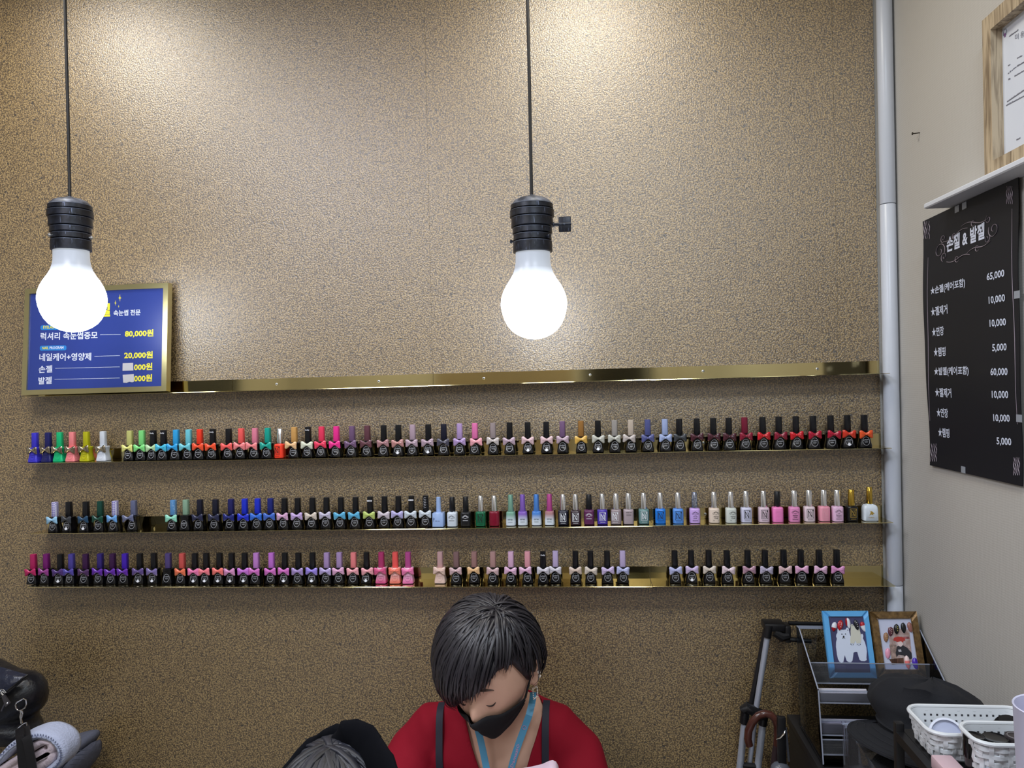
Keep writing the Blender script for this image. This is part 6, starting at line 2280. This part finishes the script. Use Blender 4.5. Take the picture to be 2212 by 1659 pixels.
for s in (-1, 1):
    sh, el, wr = Vector((hx + s * 0.165, CY - 0.04, 0.775)), Vector((hx + s * 0.20, CY + 0.0, 0.64)), Vector((hx + s * 0.07, CY + 0.115, 0.715))
    CA[s] = (sh, el, wr)
    blob(cb_, [((hx + s * 0.08, CY - 0.04, 0.80), 0.05, 0.045), (sh, 0.05, 0.048), (sh.lerp(el, 0.5), 0.042, 0.042), (el, 0.036, 0.036), (wr, 0.024, 0.02)], 14)
    hand(cb_, wr, (-s * 0.2, 0.98, 0), Vector((-s * 0.2, 0.98, 0)).cross(Vector((0, 0, 1))) * (1 if s > 0 else -1), (0, 0, 1), 0.3, 0.92)
    hip, kn, an = Vector((hx + s * 0.085, CY - 0.04, 0.47)), Vector((hx + s * 0.10, CY + 0.20, 0.49)), Vector((hx + s * 0.26, CY + 0.05, 0.09))
    blob(cb_, [(hip, 0.085, 0.08), (hip.lerp(kn, 0.5), 0.07, 0.07), (kn, 0.054, 0.054)], 14)
    an = Vector((hx + s * 0.10, CY + 0.12, 0.09))
    blob(cb_, [(kn, 0.052, 0.052), (an, 0.034, 0.034)], 14)
    blob(cb_, [(an + Vector((0, -0.03, -0.055)), 0.032, 0.028), (an + Vector((0, 0.05, -0.058)), 0.04, 0.026)], 12)
part('body', fuse(cb_, 0.0075, 3), SKIN, cust, world=True)
ct = MB()
blob(ct, [(p, rx + 0.014, ry + 0.014) for p, rx, ry in CT] + [((hx, CY - 0.04, 0.825), 0.085, 0.07)], 24)
for s in (-1, 1):
    sh, el, wr = CA[s]
    blob(ct, [((hx + s * 0.06, CY - 0.04, 0.805), 0.062, 0.056), (sh, 0.064, 0.062), (sh.lerp(el, 0.5), 0.055, 0.055), (el, 0.049, 0.049), (el.lerp(wr, 0.8), 0.037, 0.034)], 16)
    hip, kn = Vector((hx + s * 0.085, CY - 0.04, 0.47)), Vector((hx + s * 0.10, CY + 0.20, 0.49))
    an = Vector((hx + s * 0.10, CY + 0.12, 0.12))
    blob(ct, [(hip, 0.1, 0.094), (hip.lerp(kn, 0.5), 0.082, 0.08), (kn, 0.064, 0.064)], 14)
    blob(ct, [(kn, 0.062, 0.062), (an, 0.05, 0.05)], 14)
part('coat', fuse(ct, 0.009, 5), mat('black_coat', (26, 26, 30), 0.9), cust, world=True)
BH = hair_mat('black_hair', (13, 14, 20), (27, 29, 40), 0.5)


def k_ends(rnd):
    u = rnd.uniform(-pi, pi)
    return sphere_dir(u, radians(rnd.uniform(-60, -15) if abs(u) > 1.1 else rnd.uniform(25, 45)))


kb = MB()
rings = []
for j in range(12):
    ring = []
    for i in range(48):
        u = 2 * pi * i / 48
        a_ = abs((math.degrees(u) + 180) % 360 - 180)
        lo_v = radians(32 if a_ < 55 else (32 - (a_ - 55) * 2.6 if a_ < 90 else -58))
        v = lo_v + (pi / 2 - 0.02 - lo_v) * j / 11
        d = sphere_dir(u, v)
        ring.append(Mk @ (head_point(d) * 0.96 + d * (0.006 + 0.005 * min(1, j / 4))))
    rings.append(ring)
kb.loft(rings, caps=False)
kh = part('hair', kb, mat('black_hair_base', (16, 17, 23), 0.5), cust, world=True, smooth=180)
o = part('hair_locks', strand_hair(Vector((0.05, 0.1, 1)).normalized(), k_ends, 260, 0.96, 0.014, 9, (0.004, 0.007), 0.18, 12, M=Mk, wob=0.02), BH, kh, world=True, smooth=180)
o['kind'] = 'stuff'
# headband: two wide velvet flaps crossing above the forehead
VEL = mat('black_velvet', (9, 10, 15), 0.95, spec=0.1)
hbnd = None
YF = CY + 0.052
for nm, pts, w0, yo in (('headband_flap', [(606, 1690, -0.075, 0.5), (628, 1664, -0.06, 0.8), (652, 1640, -0.04, 1.0), (676, 1616, -0.02, 1.05), (700, 1600, 0.0, 1.15), (726, 1592, 0.012, 1.35), (748, 1604, 0.016, 1.2), (766, 1626, 0.012, 0.8)], 0.0125, 0.0),
                        ('headband_flap', [(724, 1632, 0.006, 0.7), (740, 1606, -0.004, 1.15), (762, 1596, -0.010, 1.75), (786, 1612, -0.022, 1.9), (808, 1638, -0.036, 1.8), (832, 1668, -0.055, 1.6), (850, 1700, -0.075, 1.2)], 0.0145, -0.012)):
    P_ = [onY(x, y, YF + yy + yo) for x, y, yy, _ in pts]
    wd = [q_[3] for q_ in pts]
    mm = MB()
    rg = []
    m_ = 40
    for i in range(m_ + 1):
        t = i / m_ * (len(P_) - 1)
        k = min(int(t), len(P_) - 2)
        f = t - k
        f_ = f * f * (3 - 2 * f)
        c = P_[k].lerp(P_[k + 1], f)
        w = w0 * (wd[k] + (wd[k + 1] - wd[k]) * f_) 
        tn = (P_[k + 1] - P_[k]).normalized()
        q_ = Vector((0, 1, 0)).cross(tn).normalized()
        if q_.z < 0:
            q_ = -q_
        rg.append([c + q_ * (w * cos(a_)) + Vector((0, 1, 0)) * (0.013 * sin(a_)) for a_ in [2 * pi * j / 16 for j in range(16)]])
    mm.loft(rg)
    part(nm, mm, VEL, cust, world=True, smooth=80)
st2 = thing('stool', 'round black stool under the person with the velvet headband', 'stool', (hx, CY - 0.05, 0))
part('seat', MB().lathe([(0.15, 0.300), (0.17, 0.310), (0.17, 0.327), (0.155, 0.337)], 32), BLK, st2)
part('column', MB().lathe([(0.022, 0.03), (0.022, 0.3145)], 16), STEEL, st2)
part('base', MB().lathe([(0.105, 0.001), (0.105, 0.012), (0.05, 0.0295)], 32), STEEL, st2)

# nail table and the pale lamp on it
tb = thing('nail_table', 'white nail table between the two people', 'table', (-0.2, -0.6, 0))
part('table_top', MB().box((-0.72, -0.745, 0.636), (0.32, -0.43, 0.656), 0.003), WHTP, tb, world=True)
for x in (-0.70, 0.28):
    part('leg', MB().box((x, -0.735, 0.0), (x + 0.025, -0.71, 0.6358)), STEEL, tb, world=True)
    part('leg', MB().box((x, -0.465, 0.0), (x + 0.025, -0.44, 0.6358)), STEEL, tb, world=True)
la, lb_ = onY(1120, 1660, -0.60), onY(1196, 1641, -0.60)
lp = thing('nail_lamp', 'pale pink rounded nail lamp cut off by the bottom edge before the red cardigan', 'nail lamp', (lb_.x - 0.07, -0.60, 0.6565))
mm = MB()
prof_ = [onY(x, y, -0.535) for x, y in ((1090, 1664), (1120, 1660.5), (1150, 1655.5), (1172, 1650), (1186, 1643.5), (1194, 1642), (1201, 1645), (1206, 1654), (1209, 1668))]
shell = []
for y, s_, dz_ in ((-0.640, 0.96, -0.03), (-0.632, 0.98, -0.02), (-0.60, 1.0, -0.008), (-0.535, 1.0, 0.0), (-0.525, 0.985, -0.004)):
    r_ = [Vector((lb_.x - 0.135, y, 0.6566))] + [Vector((lb_.x - 0.130, y, 0.83))] + [Vector((p.x, y, 0.6566 + (p.z - 0.6566) * s_ + dz_)) for p in prof_] + [Vector((prof_[-1].x + 0.004, y, 0.82)), Vector((prof_[-1].x + 0.006, y, 0.6566))]
    shell.append(r_)
mm.loft(shell)
part('housing', mm, mat('pale_pink_gloss', (232, 208, 226), 0.25), lp, world=True, smooth=50)

# ================================================================== left corner: bag, blanket and grey jacket on a low cabinet
lc = thing('storage_cabinet', 'low grey cabinet under the blanket and the leather bag', 'cabinet', (-1.4, -0.2, 0))
GREYL = mat('grey_laminate', (120, 118, 116), 0.5)
part('body', MB().box((-1.85, -0.40, 0.0), (-1.19, -0.03, 0.58), 0.002), GREYL, lc, world=True)
part('top_panel', MB().box((-1.86, -0.42, 0.581), (-1.18, -0.02, 0.60), 0.002), GREYL, lc, world=True)
LEA = mat('black_leather', (19, 20, 26), 0.34, bump=(60, 0.5, 0.004))
YB_ = -0.165
B_ = lambda x, y, yy=YB_: onY(x, y, yy)
bag = thing('leather_bag', 'black leather bag with a chrome ring and zip at the lower left edge', 'bag', (-1.5, YB_, 0.80))
# outline of the right end seen from the front; the bag is a soft body that thins to its ends
out_ = [(-150, 1420), (-80, 1424), (-20, 1430), (10, 1440), (35, 1449), (62, 1455), (78, 1464), (90, 1482), (94.5, 1503), (92, 1520), (85, 1533), (76, 1542), (72.5, 1550), (76, 1562), (84, 1572), (90, 1590), (82, 1600), (30, 1606), (-40, 1608), (-150, 1608)]
O_ = [B_(x, y) for x, y in out_]
cz = Vector((B_(-60, 1530).x, YB_, B_(-60, 1530).z))
mm = MB()
rg = []
for j in range(-6, 7):
    f = j / 6
    s = (1 - abs(f) ** 2.6 * 0.55) if abs(f) < 1 else 0.40
    yy = YB_ + 0.075 * (f if abs(f) < 1 else f)
    r_ = []
    for p in O_:
        n_ = noise.noise(Vector((p.x * 14, f * 2.0, p.z * 14)))
        q_ = cz + (p - cz) * s
        r_.append(Vector((q_.x + 0.003 * n_, yy + 0.006 * n_, q_.z + 0.003 * n_)))
    rg.append(r_)
mm.loft(rg)
bmesh.ops.subdivide_edges(mm.bm, edges=mm.bm.edges, cuts=1, smooth=0.6, use_grid_fill=True)
part('bag_body', mm, LEA, bag, world=True, smooth=80)
YZ = YB_ - 0.083
SE = mat('black_piping', (14, 14, 18), 0.25)
F_ = lambda x, y, k=0.0: onY(x, y, YZ + k)
for off in (0, 4):
    part('piping', MB().tube([F_(60, 1458 + off, 0.022), F_(48, 1466 + off, 0.012), F_(34, 1478 + off, 0.003), F_(18, 1491 + off, 0), F_(4, 1501 + off, 0.0), F_(-14, 1512 + off, 0.0)], 0.0022, 8), SE, bag, world=True)
# pleated flap of smoother leather above the seam
fl = [[F_(x, y, k) for x, y, k in row] for row in ([(-20, 1436, 0.03), (8, 1442, 0.026), (34, 1450, 0.026), (60, 1457, 0.026)], [(-20, 1462, 0.006), (4, 1462, 0.006), (28, 1462, 0.010), (54, 1463, 0.018)], [(-20, 1490, 0.0), (0, 1484, 0.0), (22, 1478, 0.003), (46, 1469, 0.012)], [(-20, 1512, 0.001), (-2, 1504, 0.001), (18, 1492, 0.001), (42, 1473, 0.010)])]
mm = MB().grid(fl)
bmesh.ops.subdivide_edges(mm.bm, edges=mm.bm.edges, cuts=2, smooth=0.8, use_grid_fill=True)
part('flap', mm, mat('blue_black_leather', (34, 38, 54), 0.3, bump=(70, 0.6, 0.004)), bag, world=True, smooth=80)
# zip pull, ring, snap hook, buckle and strap
def loop(mb, pts, r, k=0.0):
    return mb.tube([F_(x, y, k) for x, y in pts], r, 8, closed=True)


part('zip_pull', loop(MB(), [(2, 1489), (8, 1490), (13, 1496), (10, 1497), (5, 1493), (1, 1494)], 0.0012, -0.004).tube([F_(2, 1496, -0.004), F_(9, 1504, -0.004)], 0.002, 8), CHROME, bag, world=True)
zp = [F_(x, y, -0.004) for x, y in ((5, 1503), (11, 1499), (24, 1518), (14, 1526))]
mm = MB().loft([zp, [p + Vector((0, -0.003, 0)) for p in zp]])
part('zip_tag', mm, mat('aged_metal_tag', (96, 94, 100), 0.3, 0.8), bag, world=True)
part('zip_rivet', MB().ball(F_(16, 1519, -0.0075), 0.0024, 10, 8), CHROME, bag, world=True)
part('zip_teeth', MB().tube([F_(11, 1519, -0.002), F_(7, 1527, -0.002), F_(3, 1536, -0.002)], 0.0016, 6), mat('aged_metal_tag', (96, 94, 100), 0.3, 0.8), bag, world=True)
part('ring', loop(MB(), [(35, 1518), (44, 1513), (51, 1509), (56, 1512), (57, 1521), (54, 1529), (47, 1534), (40, 1535), (35, 1530), (33.5, 1523)], 0.0014, -0.002), CHROME, bag, world=True)
part('snap_hook', MB().tube([F_(45, 1533, -0.006), F_(46, 1540, -0.007), F_(44.5, 1548, -0.007), F_(46, 1557, -0.006), F_(47, 1562, -0.006)], [0.0028, 0.0022, 0.0024, 0.0020, 0.0026], 10).tube([F_(48.5, 1536, -0.007), F_(49, 1542, -0.008), F_(47, 1551, -0.008)], 0.001, 6), CHROME, bag, world=True)
part('buckle', loop(MB(), [(41, 1571), (47, 1566), (53, 1562), (57, 1561), (59.5, 1571), (59, 1575), (42, 1578), (39, 1573)], 0.0013, -0.006), CHROME, bag, world=True)
for pts in (((43, 1573), (44, 1593), (45, 1602), (48, 1640), (54, 1700), (58, 1760)), ((54, 1572), (57, 1592), (60, 1602), (67, 1640), (76, 1700), (82, 1760))):
    P_ = [F_(x, y, -0.008 - 0.105 * min(1, max(0, (y - 1568) / 12))) for x, y in pts]
    P_ = [p for p in P_ if p.z > 0.605]
    part('strap', ribbon(MB(), P_, 0.0082, lambda p: Vector((0.05, -0.55, 0.83)), 0.0016), mat('black_strap_leather', (17, 17, 22), 0.4), bag, world=True)

# folded blanket: a wool sheet looped over on itself, blanket-stitched edge, pink folds inside
YQ = -0.315
Q_ = lambda x, y, k=0.0: onY(x, y, YQ + k)
blk = thing('folded_blanket', 'folded pink and white blanket with a stitched edge under the leather bag', 'blanket', (-1.28, -0.2, 0.6012))
WOOL = mat('pale_wool', (172, 180, 204), 0.95, bump=(220, 0.6, 0.003), sheen=0.15)
PINKW = mat('pink_wool', (200, 184, 190), 0.95, bump=(220, 0.6, 0.003), sheen=0.15)


def sheet(pts, t, y0, y1, m, nm):
    """A thick soft sheet: its edge line in the photo, carried back from y0 to y1."""
    P_ = [Q_(x, y) for x, y in pts]
    mm = MB()
    fine = []
    for i in range(len(P_) - 1):
        for k in range(4):
            f = k / 4
            a_, b_, c_, d_ = P_[max(i - 1, 0)], P_[i], P_[i + 1], P_[min(i + 2, len(P_) - 1)]
            fine.append(0.5 * ((2 * b_) + (c_ - a_) * f + (2 * a_ - 5 * b_ + 4 * c_ - d_) * f * f + (3 * b_ - a_ - 3 * c_ + d_) * f ** 3))
    fine.append(P_[-1])
    rg = []
    for j in range(7):
        yy = y0 + (y1 - y0) * j / 6
        r_a, r_b = [], []
        for i, p in enumerate(fine):
            tn = (fine[min(i + 1, len(fine) - 1)] - fine[max(i - 1, 0)]).normalized()
            n_ = Vector((-tn.z, 0, tn.x))
            tt = t * (0.6 if j in (0, 6) else 1)
            w_ = 0.002 * noise.noise(Vector((p.x * 30, yy * 20, p.z * 30)))
            r_a.append(Vector((p.x, yy, p.z)) + n_ * (tt + w_))
            r_b.append(Vector((p.x, yy, p.z)) - n_ * (tt - w_))
        rg.append(r_a + r_b[::-1])
    mm.loft(rg)
    part(nm, mm, m, blk, world=True, smooth=80)
    return fine


zb_ = [(10, 1655), (40, 1690), (70, 1722)]
fn = sheet([(-60, 1668), (-20, 1652), (12, 1632), (36, 1608), (58, 1594), (84, 1583.5), (106, 1582), (126, 1590), (140, 1606), (144, 1622), (138, 1638), (122, 1652), (102, 1664), (70, 1684), (30, 1702)], 0.0085, -0.335, -0.275, WOOL, 'outer_fold')
sheet([(-50, 1682), (0, 1664), (40, 1640), (62, 1622), (82, 1608), (100, 1597), (112, 1594), (119, 1600), (120, 1610), (114, 1618), (90, 1632), (60, 1652)], 0.0085, -0.333, -0.277, PINKW, 'inner_fold')
sheet([(-30, 1690), (20, 1672), (60, 1650), (88, 1636), (106, 1627), (116, 1622), (119, 1630), (108, 1642), (84, 1656), (50, 1674)], 0.0085, -0.333, -0.277, PINKW, 'inner_fold')
sheet([(-30, 1684), (10, 1668), (50, 1648), (84, 1630), (108, 1616)], 0.0095, -0.331, -0.279, PINKW, 'inner_fold')
sheet([(-10, 1704), (40, 1680), (80, 1656), (110, 1634)], 0.0095, -0.331, -0.279, PINKW, 'inner_fold')
STI = mat('slate_blue_thread', (84, 92, 122), 0.8)
mm = MB()
acc = 0
zz = []
for i in range(1, len(fn) - 1):
    tn = (fn[i + 1] - fn[i - 1]).normalized()
    n_ = Vector((-tn.z, 0, tn.x))
    for f in (0, 0.5):
        p = fn[i].lerp(fn[i + 1], f)
        zz.append(Vector((p.x, -0.3365, p.z)) + n_ * (0.0062 if len(zz) % 2 else -0.0005))
part('edge_stitching', MB().tube(zz, 0.0008, 5), STI, blk, world=True)
part('edge_beads', MB().tube([Vector((p.x, -0.335, p.z)) for p in fn], [0.0021 + 0.0009 * (i % 2) for i in range(len(fn))], 7), WOOL, blk, world=True)

# grey jacket behind
jk = thing('folded_jacket', 'dark grey padded jacket folded behind the blanket at the lower left', 'jacket', (-1.2, -0.12, 0.6012))
GJ = mat('grey_cotton', (88, 92, 108), 0.85, bump=(90, 0.35, 0.004))
J_ = lambda x, y, yy=-0.12: onY(x, y, yy)
for nm, pts, y0, y1, sc_ in (('jacket_body', [(112, 1690), (114, 1632), (126, 1606), (150, 1601), (172, 1596.5), (182, 1598), (186, 1606), (180, 1620), (165, 1640), (140, 1668), (110, 1700)], -0.165, -0.05, 1.0),
                             ('jacket_sleeve', [(110, 1700), (140, 1668), (166, 1640), (180, 1618), (187, 1612), (191, 1622), (191, 1640), (184, 1660), (170, 1680), (150, 1700)], -0.185, -0.06, 1.0)):
    P_ = [J_(x, y) for x, y in pts]
    c = sum(P_, Vector()) / len(P_)
    rg = []
    for j in range(7):
        f = -1 + 2 * j / 6
        s = 1 - 0.25 * abs(f) ** 3
        yy = (y0 + y1) / 2 + (y1 - y0) / 2 * f
        rg.append([Vector((c.x + (p.x - c.x) * s, yy + 0.004 * noise.noise(p * 40), max(0.6025, c.z + (p.z - c.z) * s + 0.003 * noise.noise(Vector((p.x * 50, yy * 30, p.z * 50)))))) for p in P_])
    mm = MB().loft(rg)
    bmesh.ops.subdivide_edges(mm.bm, edges=mm.bm.edges, cuts=1, smooth=0.5, use_grid_fill=True)
    part(nm, mm, GJ, jk, world=True, smooth=80)
for k in range(4):
    a_ = J_(150 + 6 * k, 1652 - 10 * k, -0.187)
    part('crease_shade', MB().tube([a_, a_ + Vector((0.012, -0.002, 0.003)), a_ + Vector((0.026, 0.004, 0.002))], [0.0006, 0.0012, 0.0006], 6), mat('crease_shade_cotton', (64, 67, 80), 0.9), jk, world=True)  # darker strips paint the shade of the folds onto the cloth
